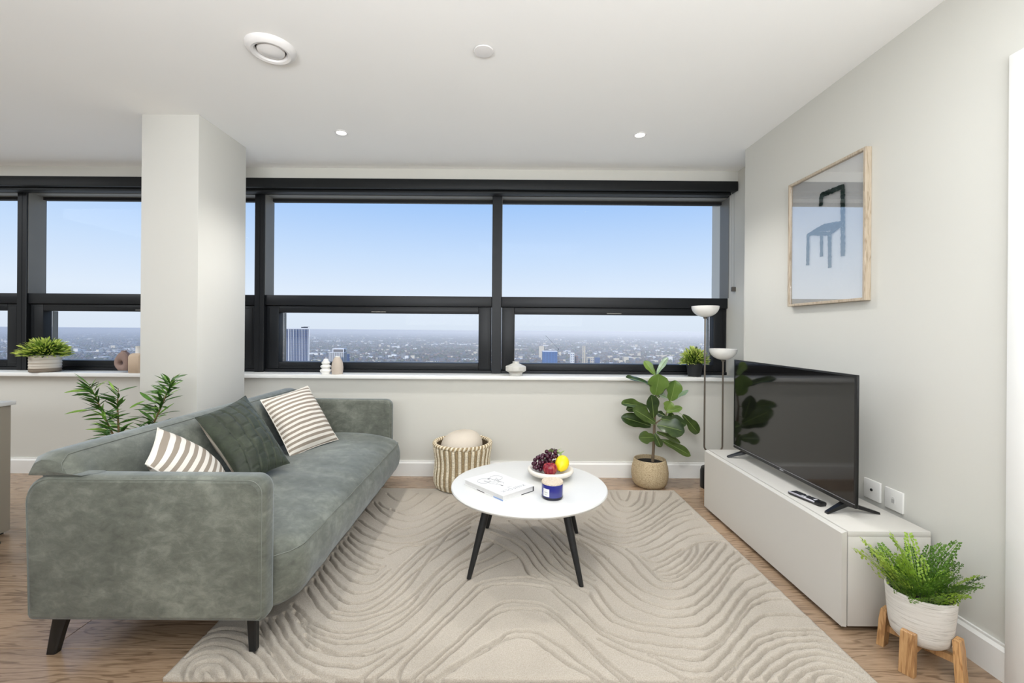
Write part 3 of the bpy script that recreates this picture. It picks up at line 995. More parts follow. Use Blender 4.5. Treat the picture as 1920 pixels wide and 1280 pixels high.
# ================================================================== CUSHIONS
def pillow(name, label, corners, thick, mats, group=None, n=22, front_mat=0, quilt=0, crinkle=0.004, pin=0.05, seed=0, bulge_dir=1.0):
    """corners TL, TR, BR, BL in world space; two covers joined at a seam"""
    TL, TR, BR, BL = [Vector(c) for c in corners]
    nrm = (TR - TL).cross(BL - TL).normalized()
    if nrm.dot(Vector((0, 0, EYE)) - TL) < 0:
        nrm = -nrm
    cen = (TL + TR + BR + BL) / 4
    root = thing(name, label, 'cushion', cen, group)
    lw = (TR - TL).length
    for side, pname, mat in ((1, 'front_cover', mats[0]), (-1, 'back_cover', mats[1])):
        vs, uv, fs = [], [], []
        for j in range(n + 1):
            for i in range(n + 1):
                u, v = i / n, j / n
                # edges bow inwards between the corners
                a, b_ = 2 * u - 1, 2 * v - 1
                uu = 0.5 + 0.5 * a * (1 - pin * (1 - b_ * b_))
                vv = 0.5 + 0.5 * b_ * (1 - pin * (1 - a * a))
                p = TL.lerp(TR, uu).lerp(BL.lerp(BR, uu), vv)
                h = ((1 - a ** 2) * (1 - b_ ** 2))
                h = max(h, 0) ** 0.55
                w = crinkle * noise.noise(Vector((u * 5 + seed, v * 5, side)))
                d = side * (0.5 * thick * h + 0.0006)
                if quilt and side == 1:
                    ph = u * quilt
                    dist = abs(ph - round(ph)) / quilt
                    d -= 0.012 * math.exp(-(dist / 0.010) ** 2) * min(1, h * 2)
                    ph2 = (v * 5 + 0.5 * math.floor(u * quilt))
                    d2 = abs(ph2 - round(ph2)) / 5
                    d -= 0.006 * math.exp(-(d2 / 0.010) ** 2) * min(1, h * 2)
                vs.append(p + nrm * (d + w * h))
                uv.append((uu, vv))
        for j in range(n):
            for i in range(n):
                k = j * (n + 1) + i
                fs.append((k, k + 1, k + n + 2, k + n + 1))
        me = bpy.data.meshes.new(pname)
        me.from_pydata([tuple(p - cen) for p in vs], [], fs)
        ul = me.uv_layers.new(name='uv')
        for li, l in enumerate(me.loops):
            ul.data[li].uv = uv[l.vertex_index]
        me.materials.append(mat)
        me.polygons.foreach_set('use_smooth', [True] * len(me.polygons))
        o = bpy.data.objects.new(pname, me)
        C.objects.link(o)
        o.parent = root
        if side == -1 and mats[0] is not mats[1]:
            o['label'] = 'pale striped linen back'
        if side == 1 and quilt:
            for q in range(1, quilt):
                i = round(q / quilt * n)
                line = [vs[j * (n + 1) + i] + nrm * 0.0012 for j in range(1, n)]
                part('stitch_line', MB().tube(line, 0.0017, 5), M['stitch'], o)
        if side == 1:
            edge = [vs[i] for i in range(n + 1)] + [vs[j * (n + 1) + n] for j in range(1, n + 1)] + [vs[n * (n + 1) + n - i] for i in range(1, n + 1)] + [vs[(n - j) * (n + 1)] for j in range(1, n)]
            edge.append(edge[0])
            part('seam', MB().tube(edge, 0.0024, 6, cap=False), mat, root)
    return root


M['stripe_a'] = stripes('beige_and_cream_stripe', (222, 216, 206), (148, 137, 124), 1 / 10.0, 0, 0.5)
M['stripe_b'] = stripes('beige_and_cream_stripe_fine', (222, 216, 206), (148, 137, 124), 1 / 14.0, 1, 0.5)
M['stripe_c'] = stripes('pale_striped_linen', (214, 205, 192), (168, 156, 141), 1 / 26.0, 0, 0.5)
M['green_velvet'] = velvet('dark_green_velvet', (28, 33, 24), (45, 52, 37), (68, 75, 57), 7, 0.15)

M['stitch'] = plain('dark_olive_thread', (24, 28, 20), 0.9)
pillow('cushion', 'beige and white striped cushion slumped against the near sofa arm',
       ((-1.40, 1.79, .735), (-1.25, 1.99, .490), (-1.13, 1.76, .420), (-1.275, 1.575, .655)), 0.15, (M['stripe_a'], M['stripe_a']), 'striped sofa cushions', seed=1)
pillow('cushion', 'dark green quilted velvet cushion between the two striped cushions',
       (W(366, 783, 2.08), W(460, 742, 2.46), W(543, 868, 2.27), (-1.16, 1.98, .428)), 0.16, (M['green_velvet'], M['stripe_c']), None, n=60, quilt=6, crinkle=0.012, pin=0.07, seed=5)
pillow('cushion', 'beige and white striped cushion leaning at the window end of the sofa',
       (W(488, 750, 2.66), W(577, 723, 3.0), W(634, 824, 2.90), W(545, 858, 2.52)), 0.15, (M['stripe_b'], M['stripe_b']), 'striped sofa cushions', seed=9, crinkle=0.008)

# ================================================================== COFFEE TABLE
TX, TY, TZ = 0.1275, 2.2235, 0.370
ct = thing('coffee_table', 'round white coffee table with four splayed black legs on the rug', 'table', (TX, TY, RUG_H))
part('table_top', MB().lathe([(0, .350), (.372, .350), (.383, .354), (.3875, .361), (.3875, .364), (.384, .3685), (.378, .370), (0, .370)], TX, TY, 96), M['tabletop'], ct, 30)
for (fx, fy) in ((-.152, 1.994), (.345, 1.942), (.407, 2.452), (-.090, 2.508)):
    ax, ay = TX + (fx - TX) * 0.70, TY + (fy - TY) * 0.70
    a, b_ = Vector((ax, ay, .3495)), Vector((fx, fy, RUG_H + 0.0028))
    rg = []
    for t_, r in ((0, .0185), (.4, .0175), (.97, .0112), (1, .0105)):
        c_ = a.lerp(b_, t_)
        rg.append([(c_.x + r * math.cos(2 * PI * k / 16), c_.y + r * math.sin(2 * PI * k / 16), c_.z) for k in range(16)])
    part('leg', MB().loft(rg), M['blackmetal'], ct)
    part('mounting_plate', MB().lathe([(0, .3455), (.03, .3455), (.03, .3498), (0, .3498)], ax, ay, 20), M['blackmetal'], ct)

# ------------------------------------------------------------------ book
M['paper'] = plain('page_edges', (214, 212, 210), 0.8, var=0.08, vscale=60)
M['cover'] = plain('white_book_cover', (226, 225, 223), 0.42, spec=0.4)
M['ink'] = plain('grey_print', (118, 118, 120), 0.6)
M['inkpale'] = plain('pale_grey_print', (160, 160, 163), 0.6)
bz = TZ + 0.0005
bN, bL, bR = Fz(945, 940.5, bz), None, None
bN = Vector((-0.0015, 1.992, 0))
eL = Vector((-.200, .224, 0)).normalized()      # along the fore edge
eR = Vector((eL.y, -eL.x, 0)) * 1.0              # from the fore edge towards the spine
if eR.x < 0:
    eR = -eR
LB, WBK, HB = 0.292, 0.198, 0.0245
book = thing('book', 'thick white hardback book with a line drawing of a bicycle on the coffee table', 'book', (bN + eL * LB / 2 + eR * WBK / 2) + Vector((0, 0, bz)))


def bookbox(a0, a1, b0, b1, z0, z1, mb=None):
    mb = mb or MB()
    ps = [bN + eL * a + eR * b for a, b in ((a0, b0), (a1, b0), (a1, b1), (a0, b1))]
    return mb.add([(p.x, p.y, z) for z in (z0, z1) for p in ps], [(3, 2, 1, 0), (4, 5, 6, 7)] + [(i, (i + 1) % 4, (i + 1) % 4 + 4, i + 4) for i in range(4)])


part('front_cover', bookbox(0, LB, 0, WBK, bz + HB - .0025, bz + HB), M['cover'], book, 0)
part('back_cover', bookbox(0, LB, 0, WBK, bz, bz + .0025), M['cover'], book, 0)
part('spine', bookbox(0, LB, WBK - .003, WBK, bz + .0025, bz + HB - .0025), plain('dark_book_spine', (52, 50, 52), 0.6), book, 0, label='dark grey spine')
part('page_block', bookbox(.004, LB - .004, .004, WBK - .0032, bz + .0026, bz + HB - .0026), M['paper'], book, 0)
part('cover_band', bookbox(-.0006, .001, .115, .1975, bz + .0002, bz + .0030).add([], []), plain('black_back_print', (34, 33, 34), 0.5), book, 0, label='black print wrapping the back cover')
part('cover_band', bookbox(.132, .190, -.0006, .001, bz + .0002, bz + .0028), bpy.data.materials['black_back_print'], book, 0, label='black print wrapping the back cover')
part('cover_band', bookbox(.0, .066, -.0006, .001, bz + .0002, bz + .0052), plain('blue_back_print', (130, 160, 205), 0.5), book, 0, label='blue print wrapping the back cover')

bt = bz + HB + 0.0004


def bk(a, b):
    p = bN + eL * a + eR * b
    return Vector((p.x, p.y, bt))


def stroke(mb, pts, w):
    return mb.tube([bk(a, b) for a, b in pts], w, 5)


def ringpts(a, b, ra, rb, n=28):
    return [(a + ra * math.cos(2 * PI * k / n), b + rb * math.sin(2 * PI * k / n)) for k in range(n + 1)]


mb = MB()
stroke(mb, ringpts(.208, .058, .032, .032), .0007)
stroke(mb, ringpts(.205, .136, .032, .032), .0007)
stroke(mb, [(.208, .058), (.165, .085), (.150, .110), (.205, .136)], .0007)
stroke(mb, [(.165, .085), (.205, .136)], .0005)
stroke(mb, [(.208, .058), (.16, .062), (.135, .075), (.150, .110)], .0006)
stroke(mb, [(.135, .075), (.12, .082), (.108, .088)], .0006)
stroke(mb, [(.150, .110), (.128, .118), (.118, .108), (.11, .104)], .0008)
for k in range(4):
    stroke(mb, [(.150 + .012 * k, .105), (.146 + .012 * k, .118)], .0009)
part('bicycle_drawing', mb, M['ink'], book, 0)
for a, b, ra, rb in ((.104, .086, .009, .005), (.218, .098, .008, .006)):
    vs = [bk(a + ra * math.cos(2 * PI * k / 14), b + rb * math.sin(2 * PI * k / 14)) for k in range(14)]
    part('bicycle_saddle', MB().add(vs, [tuple(range(14))]), M['ink'], book, 0)


def text_obj(name, txt, size, mat, parent, mtx, label=None):
    cu = bpy.data.curves.new(name, 'FONT')
    cu.body = txt
    cu.size = size
    cu.extrude = 0.0002
    cu.align_x = 'CENTER'
    cu.align_y = 'CENTER'
    cu.space_character = 1.25
    tmp = bpy.data.objects.new(name, cu)
    C.objects.link(tmp)
    bpy.context.view_layer.update()
    me = bpy.data.meshes.new_from_object(tmp.evaluated_get(bpy.context.evaluated_depsgraph_get()))
    bpy.data.objects.remove(tmp)
    me.materials.append(mat)
    o = bpy.data.objects.new(name, me)
    C.objects.link(o)
    o.parent = parent
    o.matrix_local = Matrix.Translation(-wloc(parent)) @ mtx
    if label:
        o['label'] = label
    return o


xa_, ya_ = -eR, -eL
p_ = bk(.040, .100)
mt = Matrix(((xa_.x, ya_.x, 0, p_.x), (xa_.y, ya_.y, 0, p_.y), (0, 0, 1, p_.z), (0, 0, 0, 1)))
text_obj('title_lettering', 'KINFOLK', 0.030, M['inkpale'], book, mt)
p_ = bk(.066, .100)
mt = mt.copy()
mt.translation = p_
text_obj('title_lettering', 'THE', 0.012, M['inkpale'], book, mt)

# ------------------------------------------------------------------ candle
cp = Fz(1035.5, 932, TZ)
cx, cy = cp.x, cp.y
t = thing('candle_jar', 'cobalt blue glass candle jar with a pale cork lid on the coffee table', 'candle', (cx, cy, TZ))
m, n, b = newmat('cobalt_glass')
b.inputs['Base Color'].default_value = lin(42, 46, 122)
b.inputs['Roughness'].default_value = 0.08
b.inputs['Coat Weight'].default_value = 0.5
part('jar', MB().lathe([(0, .0004), (.0445, .0004), (.0475, .003), (.0485, .008), (.0490, .066), (.0480, .0682), (.0455, .0682), (.0455, .06), (0, .06)], cx, cy, 48, 0, TZ), m, t)
part('jar_foot', MB().lathe([(0.047, .0012), (.0489, .0045), (.0491, .011), (.0491, .0125), (.0483, .0125)], cx, cy, 48, 0, TZ), plain('dark_glass_foot', (20, 20, 42), 0.1), t)
m2, n, b = newmat('cork')
tc = n.nodes.new('ShaderNodeTexCoord')
n.links.new(ramp(n, noise_node(n, tc.outputs['Object'], 260, 3, 0.7), [(0.3, (170, 150, 128)), (0.55, (214, 198, 176)), (0.75, (232, 220, 202))]), b.inputs['Base Color'])
b.inputs['Roughness'].default_value = 0.7
lid = part('lid', MB().lathe([(0, .0684), (.0488, .0684), (.0496, .0695), (.0496, .0765), (.0486, .0778), (0, .0778)], cx, cy, 48, 0, TZ), m2, t)
mb = MB()
a0 = math.atan2(-cy, -cx) - 0.62
rings = []
for k in range(9):
    a = a0 - 0.34 + 0.68 * k / 8
    rings.append([(cx + .0494 * math.cos(a), cy + .0494 * math.sin(a), TZ + .017), (cx + .0494 * math.cos(a), cy + .0494 * math.sin(a), TZ + .052)])
mb.loft(rings, False, False)
lab = part('paper_label', mb, M['cover'], t)
mb = MB()
for zz, hw, th in ((.046, .10, .0008), (.0365, .20, .0011), (.0335, .17, .0011), (.0265, .16, .0007), (.0245, .14, .0007)):
    rings = []
    for k in range(6):
        a = a0 - hw + 2 * hw * k / 5
        rings.append([(cx + .0496 * math.cos(a), cy + .0496 * math.sin(a), TZ + zz), (cx + .0496 * math.cos(a), cy + .0496 * math.sin(a), TZ + zz + th)])
    mb.loft(rings, False, False)
part('label_print', mb, M['ink'], lab)

# ------------------------------------------------------------------ fruit bowl
M['stone'] = plain('cream_stone', (226, 219, 207), 0.45, var=0.06, vscale=14)
bx, by = 0.247, 2.325
t = thing('fruit_bowl', 'cream stone pedestal bowl of fruit at the far side of the coffee table', 'bowl', (bx, by, TZ))
part('bowl', MB().lathe([(0, .018), (.040, .018), (.085, .019), (.112, .026), (.1205, .037), (.1195, .046), (.113, .0505), (.105, .049), (.098, .041), (.08, .032), (.04, .028), (0, .027)], bx, by, 64, 0, TZ), M['stone'], t, 60)
part('foot', MB().lathe([(0, .0004), (.050, .0004), (.053, .003), (.050, .010), (.044, .0182), (0, .0182)], bx, by, 48, 0, TZ), M['stone'], t, 60)

M['lemon'] = plain('lemon_skin', (245, 214, 20), 0.38, var=0.05, vscale=30, bump=0.25, bscale=300)
mb = MB()
lc = Vector((0.306, 2.315, TZ + 0.077))
prof = []
ax_ = Vector((-0.35, -0.75, -0.55)).normalized()
q = ax_.to_track_quat('Z', 'Y').to_matrix()
rings = []
for i in range(15):
    th = PI * i / 14
    rr = 0.0365 * math.sin(th) ** 0.92 if 0 < i < 14 else 0.0005
    zz = -0.0435 * math.cos(th)
    if i >= 12:
        zz += 0.003 * (i - 11)
    rings.append([tuple(lc + q @ Vector((rr * math.cos(2 * PI * k / 20), rr * math.sin(2 * PI * k / 20), zz))) for k in range(20)])
mb.loft(rings)
lm = solo('lemon', mb, M['lemon'], 'yellow lemon on the right side of the fruit bowl', 'lemon', tuple(lc), smooth=60)
lmt = lc + ax_ * 0.0505
part('stem_end', MB().sphere(tuple(lmt), 0.0032, 8, 6), plain('brown_stalk', (60, 44, 26), 0.8), lm)

m, n, b = newmat('red_apple_skin')
tc = n.nodes.new('ShaderNodeTexCoord')
v = mapping(n, tc.outputs['Object'], (60, 60, 9))
n.links.new(ramp(n, noise_node(n, v, 1.4, 3, 0.6), [(0.3, (92, 14, 30)), (0.52, (140, 34, 48)), (0.68, (176, 92, 72))]), b.inputs['Base Color'])
b.inputs['Roughness'].default_value = 0.25
ac = Vector((0.238, 2.262, TZ + 0.0655))
rings = []
for i in range(15):
    th = PI * i / 14
    rr = 0.0375 * max(math.sin(th), 0.01) ** 0.85
    zz = -0.034 * math.cos(th)
    if i >= 11:
        zz -= 0.0035 * (i - 10) ** 1.2 * 0.9
    if i <= 2:
        zz += 0.004 * (3 - i)
    rings.append([(ac.x + rr * math.cos(2 * PI * k / 22), ac.y + rr * math.sin(2 * PI * k / 22), ac.z + zz) for k in range(22)])
ap = solo('apple', MB().loft(rings), m, 'dark red apple at the front of the fruit bowl', 'apple', tuple(ac), smooth=60)
part('stalk', MB().tube([ac + Vector((0, 0, .018)), ac + Vector((.002, .001, .030)), ac + Vector((.005, .002, .037))], 0.0014, 6), bpy.data.materials['brown_stalk'], ap)

grapes = thing('grape_bunch', 'bunch of dark purple grapes with a green leaf in the fruit bowl', 'grapes', (0.22, 2.345, TZ + 0.05))
M['grape'] = plain('purple_grape_skin', (62, 20, 38), 0.22, var=0.25, vscale=20)
gm = MB().sphere((0, 0, 0), 0.0112, 12, 8).mesh('grape', M['grape'])
rg_ = random.Random(5)
A, Bq = Vector((0.165, 2.292, TZ + 0.062)), Vector((0.268, 2.372, TZ + 0.118))
placed = []
for k in range(420):
    t_ = rg_.random()
    c_ = A.lerp(Bq, t_)
    sp = 0.018 + 0.022 * math.sin(PI * min(1, t_ * 0.9 + 0.1))
    p = c_ + Vector((rg_.uniform(-1, 1) * sp, rg_.uniform(-1, 1) * sp, rg_.uniform(-1.2, .55) * sp))
    if p.z < TZ + 0.046 or (p - ac).length < 0.0505 or (p - lc).length < 0.052 or any((p - q_).length < 0.0195 for q_ in placed):
        continue
    if (p.x - bx) ** 2 + (p.y - by) ** 2 > 0.092 ** 2:
        continue
    placed.append(p)
for p in placed[:60]:
    inst('grape', gm, grapes, Matrix.Translation(p - grapes.location))
part('stalk', MB().tube([A + Vector((.02, .01, 0)), A.lerp(Bq, .5), Bq + Vector((0, 0, .008)), Bq + Vector((.004, .004, .02))], 0.0022, 6), bpy.data.materials['brown_stalk'], grapes)
M['vineleaf'] = leafmat('vine_leaf', (60, 100, 40), (170, 190, 120), 0.5)
for (ox, oy, oz, s_, rz) in ((.012, -.006, .006, .030, 0.3), (.030, .002, -.008, .030, -0.7), (-.008, .006, .004, .024, 1.6)):
    vs = [(0, 0, 0)]
    for k in range(20):
        a = 2 * PI * k / 20
        r = s_ * (0.72 + 0.28 * math.cos(5 * a))
        vs.append((r * math.cos(a), r * math.sin(a) * .8, 0.008 * math.cos(3 * a) + 0.25 * r * math.cos(a + rz)))
    mb = MB()
    c_ = Bq + Vector((ox, oy, oz + .004))
    mb.add([(c_.x + v[0], c_.y + v[1], c_.z + v[2]) for v in vs], [(0, k + 1, (k + 1) % 20 + 1) for k in range(20)])
    part('leaf', mb, M['vineleaf'], grapes, 0)
# ================================================================== BASKET AND FLOOR CUSHION
M['rope_cream'] = plain('cream_rope', (228, 217, 194), 0.9, var=0.1, vscale=40, bump=0.3, bscale=300)
M['rope_tan'] = plain('tan_rope', (160, 140, 106), 0.9, var=0.12, vscale=40, bump=0.3, bscale=300)
kx, ky, kz = -0.298, 3.208, 0.0200
BH = 0.315
basket = thing('rope_basket', 'round woven cream and tan rope basket beside the coffee table under the window', 'basket', (kx, ky, kz))


def brad(z):
    t_ = z / BH
    return 0.196 - 0.010 * math.sin(PI * min(max((t_ - .30) / .55, 0), 1)) - 0.03 * max(0, 0.12 - t_) * 8 * 0.5 + 0.006 * t_


NCOL = 56
rows_ = 30
for kind in (0, 1):
    # one strand column: a stack of rope turns
    rings = []
    wid = 2 * PI * 0.19 / NCOL * 0.60
    steps = rows_ * 5
    for s_ in range(steps + 1):
        z = 0.004 + (BH - 0.024) * s_ / steps
        ph = (s_ / 5.0 + kind * 0.5) % 1.0
        bl = abs(math.sin(PI * ph))
        r0 = brad(z)
        ww = wid * (0.80 + 0.25 * bl)
        th = 0.004 + 0.0055 * bl
        rings.append([(r0 + th * math.cos(a) + (0.003 if kind == 0 else 0), ww * math.sin(a), z) for a in [2 * PI * q / 6 for q in range(6)]])
    me = MB().loft(rings).mesh('strand', M['rope_cream'] if kind == 0 else M['rope_tan'], (0, 0, 0), 80)
    for k in range(kind, NCOL, 2):
        inst('strand', me, basket, Matrix.Rotation(2 * PI * k / NCOL, 4, 'Z'))
part('lining', MB().lathe([(0, .002), (brad(0) - .006, .002), (brad(.1) - .007, .1), (brad(.2) - .007, .2), (brad(.3) - .006, BH - .008), (brad(.3) - .012, BH - .008), (brad(.2) - .013, .2), (brad(.1) - .013, .1), (0, .008)], kx, ky, 48, 0, kz),
     plain('dark_basket_inside', (92, 76, 54), 0.95), basket)
for s2 in (0, 1):
    pts = []
    N = 44 * 8
    for k in range(N + 1):
        a = 2 * PI * k / N
        ph = 2 * PI * k / 8 + s2 * PI
        r = brad(BH) - 0.001 + 0.0085 * math.cos(ph)
        pts.append((kx + r * math.cos(a), ky + r * math.sin(a), kz + BH - 0.010 + 0.0085 * math.sin(ph)))
    part('rim_braid', MB().tube(pts, 0.0078, 6, cap=False), M['rope_tan'] if s2 else M['rope_cream'], basket)
M['pouf'] = plain('oatmeal_linen', (210, 199, 184), 0.95, var=0.03, vscale=10, bump=0.8, bscale=230)
mb = MB()
rings = []
for i in range(17):
    th = PI * i / 16
    rr = max(math.sin(th), 0.002) ** 0.8
    rg = []
    for k in range(36):
        a = 2 * PI * k / 36
        w = 1 + 0.03 * noise.noise(Vector((math.cos(a) * 1.5, math.sin(a) * 1.5, i * .2)))
        x, y, z = 0.152 * rr * w * math.cos(a), 0.152 * rr * w * math.sin(a), -0.118 * math.cos(th) * w
        rg.append((kx - 0.008 + x, ky + y, kz + 0.276 + z + 0.10 * x))
    rings.append(rg)
solo('round_cushion', mb.loft(rings), M['pouf'], 'round oatmeal linen cushion stuffed into the rope basket', 'cushion', (kx, ky, kz + 0.27), smooth=80)

# ================================================================== TV CABINET
cab = thing('tv_cabinet', 'long low greige lacquered TV cabinet along the right wall', 'cabinet', (1.46, 2.27, 0))
c0, c1, d0, d1 = 1.294, 1.634, 1.690, 2.850
part('carcass', MB().box(1.32, c1, d0 + .018, d1 - .018, .022, .362), M['cabinet'], cab, 0)
part('top_panel', MB().rbox(1.318, c1, d0, d1, .3622, .383, .0015, 2), M['cabinet'], cab)
part('side_panel', MB().rbox(1.318, c1, d0, d0 + .0178, .020, .362, .0015, 2), M['cabinet'], cab)
part('side_panel', MB().rbox(1.318, c1, d1 - .0178, d1, .020, .362, .0015, 2), M['cabinet'], cab)
part('bottom_panel', MB().rbox(1.318, c1, d0 + .018, d1 - .018, .0125, .0218, .0015, 1), M['cabinet'], cab)
fr = part('door', MB().loft([[(x, y, z) for x, z in ((c0, .020), (1.3135, .018), (1.3135, .3815), (1.309, .3815), (c0, .3745))] for y in (d0, d1)]), M['cabinet'], cab, 20)
part('plinth', MB().box(1.40, 1.60, d0 + .06, d1 - .05, .0004, .0124), M['plinth'], cab, 0)

# ------------------------------------------------------------------ television
tv = thing('television', 'large black flat screen television standing on the greige cabinet', 'television', (1.44, 2.26, .383))
t0, t1, tz0, tz1, tx = 1.785, 2.735, .4300, .970, 1.420
part('back_shell', MB().rbox(tx + .006, tx + .014, t0, t1, tz0, tz1, .003, 2).rbox(tx + .012, tx + .068, t0 + .10, t1 - .10, tz0 + .006, tz0 + .30, .012, 3), M['blackplastic'], tv)
m, n, b = newmat('tv_glass')
b.inputs['Base Color'].default_value = lin(16, 15, 15)
b.inputs['Roughness'].default_value = 0.06
b.inputs['Specular IOR Level'].default_value = 0.75
part('screen', MB().box(tx + .0015, tx + .006, t0 + .009, t1 - .009, tz0 + .017, tz1 - .008), m, tv, 0)
bez = MB()
bez.box(tx, tx + .006, t0, t0 + .0088, tz0, tz1).box(tx, tx + .006, t1 - .0088, t1, tz0, tz1).box(tx, tx + .006, t0 + .0088, t1 - .0088, tz1 - .0078, tz1).box(tx - .001, tx + .006, t0 + .0088, t1 - .0088, tz0, tz0 + .0165)
part('bezel', bez, M['blackplastic'], tv, 0)
M['silver'] = plain('silver_trim', (196, 196, 204), 0.3, metal=0.8)
part('trim_line', MB().box(tx - .0016, tx - .0002, t0 + .002, t1 - .002, tz0 + .0150, tz0 + .0170), M['silver'], tv, 0, label='thin silver line under the screen')
part('badge', MB().box(tx - .0018, tx - .0008, 2.245, 2.275, tz0 + .005, tz0 + .011), M['silver'], tv, 0, label='tiny silver badge')
for yf in (1.872, 2.655):
    for fx, sg in ((1.352, -1), (1.572, 1)):
        rings = []
        ax0 = 1.445
        for t_ in (0, .12, .5, .92, 1.0):
            x = ax0 + (fx - ax0) * t_
            zt = .4298 + (.3915 - .4298) * t_
            zb = (.412 + (.3833 - .412) * min(1, t_ * 1.02)) if t_ < .97 else .3833
            wd_ = .017 * (1 - .45 * t_)
            yy = yf + .018 * t_ * (1 if yf > 2.2 else -1)
            rings.append([(x, yy - wd_, zb), (x, yy + wd_, zb), (x, yy + wd_ * .8, zt), (x, yy - wd_ * .8, zt)])
        part('foot', MB().loft(rings), M['blackplastic'], tv, 40)

# ------------------------------------------------------------------ remote control
ra, rb_ = Vector((1.352, 2.082, .3835)), Vector((1.392, 1.925, .3835))
rm = thing('remote_control', 'slim black and silver remote control lying in front of the television', 'remote control', (ra + rb_) / 2)
el_ = (rb_ - ra).normalized()
ew_ = Vector((-el_.y, el_.x, 0))
if ew_.x < 0:
    ew_ = -ew_
RL = (rb_ - ra).length


def rpt(a, w, z):
    p = ra + el_ * a + ew_ * w
    return (p.x, p.y, .3835 + z)


rings = []
for a, k in ((0, .75), (.004, .95), (.012, 1.0), (RL - .02, 1.0), (RL - .008, 1.0), (RL - .001, .9), (RL, .75)):
    w = .0215 * k
    h0, h1 = .0005 + .002 * (1 - k), .0165 - .006 * (1 - k)
    if a < .01:
        h1 -= .004
    rings.append([rpt(a, -w * .8, h0), rpt(a, w * .8, h0), rpt(a, w, h0 + .006), rpt(a, w * .96, h1 - .001), rpt(a, w * .88, h1), rpt(a, -w * .88, h1), rpt(a, -w * .96, h1 - .001), rpt(a, -w, h0 + .006)])
part('shell', MB().loft(rings), M['blackplastic'], rm, 50)
rings = []
for a in (.006, RL - .024):
    rings.append([rpt(a, -.0221, .0105), rpt(a, -.0221, .0150), rpt(a, -.0190, .0172), rpt(a, -.0180, .0168), rpt(a, -.0205, .0105)])
part('side_trim', MB().loft(rings), M['silver'], rm, 30, label='silver edge')
M['button'] = plain('dark_grey_button', (50, 50, 54), 0.5)
M['buttonlight'] = plain('light_grey_button', (214, 214, 216), 0.4)
for i in range(9):
    for j in range(4):
        a, w = .022 + i * .0128, -.0125 + j * .0083
        light = (i in (4,) and j in (0, 3)) or (i == 8 and j in (1, 2)) or (i == 5 and j == 0)
        mb = MB()
        hh = .0182
        mb.loft([[rpt(a - .0042, w - .003, z), rpt(a + .0042, w - .003, z), rpt(a + .0042, w + .003, z), rpt(a - .0042, w + .003, z)] for z in (.0163, hh)])
        part('button', mb, M['buttonlight'] if light else M['button'], rm, 0)

# ------------------------------------------------------------------ wall sockets
M['socket'] = plain('white_socket_plate', (226, 224, 219), 0.38)
for idx, (px, py) in enumerate(((1638, 918), (1679, 937))):
    Y = (XW - .0055) * FPX / (px - 946)
    p = W(px, py, Y)
    lab = ('square white aerial socket with a round hole on the wall behind the television', 'square white data socket on the right wall nearer the fern')[idx]
    t = thing('wall_socket', lab, 'socket', (XW - .0005, Y, p.z), 'white wall sockets')
    hs = .0435
    part('plate', MB().rbox(XW - .0095, XW - .0006, Y - hs, Y + hs, p.z - hs, p.z + hs, .0022, 2), M['socket'], t)
    if idx == 0:
        rings = [[(x, Y + r * math.cos(2 * PI * k / 18), p.z + r * math.sin(2 * PI * k / 18)) for k in range(18)] for x, r in ((XW - .0096, .0062), (XW - .0125, .0058), (XW - .0125, .0030), (XW - .0100, .0028))]
        part('aerial_port', MB().loft(rings), M['blackmetal'], t)
    else:
        part('data_port', MB().rbox(XW - .0112, XW - .0094, Y - .0105, Y + .0105, p.z - .016, p.z + .014, .001, 1), M['socket'], t)
        part('port_shutter', MB().rbox(XW - .0122, XW - .0110, Y - .0072, Y + .0072, p.z - .013, p.z + .004, .0005, 1).box(XW - .0124, XW - .0110, Y - .004, Y + .004, p.z + .008, p.z + .0095), plain('pale_grey_shutter', (176, 174, 170), 0.4), t)

# ================================================================== PICTURE
M['frameoak'] = wood('pale_oak_frame', (150, 132, 110), (178, 162, 140), (198, 184, 164), 0.5, axis=2, scale=1.6, per_object=False)
y0, y1, z0, z1 = 2.000, 2.546, 1.288, 1.984
pic = thing('framed_print', 'oak framed print of a dark green chair on the right wall above the television', 'picture', (XW, (y0 + y1) / 2, (z0 + z1) / 2))
xf = XW - .030
part('frame_rail', MB().rbox(xf, XW - .0006, y0, y0 + .013, z0, z1, .0012, 1), M['frameoak'], pic)
part('frame_rail', MB().rbox(xf, XW - .0006, y1 - .013, y1, z0, z1, .0012, 1), M['frameoak'], pic)
part('frame_rail', MB().rbox(xf, XW - .0006, y0 + .0131, y1 - .0131, z0, z0 + .013, .0012, 1), M['frameoak'], pic)
part('frame_rail', MB().rbox(xf, XW - .0006, y0 + .0131, y1 - .0131, z1 - .013, z1, .0012, 1), M['frameoak'], pic)
sheet = part('print_sheet', MB().box(XW - .012, XW - .006, y0 + .0131, y1 - .0131, z0 + .0131, z1 - .0131), plain('white_art_paper', (252, 252, 250), 0.9, spec=0.1), pic, 0)
m, n, b = newmat('dark_green_paint')
tc = n.nodes.new('ShaderNodeTexCoord')
n.links.new(ramp(n, noise_node(n, tc.outputs['Object'], 70, 3, 0.7), [(0.38, (22, 52, 44)), (0.62, (38, 72, 62)), (0.72, (170, 186, 178))]), b.inputs['Base Color'])
b.inputs['Roughness'].default_value = 0.9
M['artgreen'] = m


def PX(px, py):
    """photo position to a point on the print (plane x = XW - 0.0124)"""
    Y = (XW - .0124) * FPX / (px - 946)
    return W(px, py, Y)


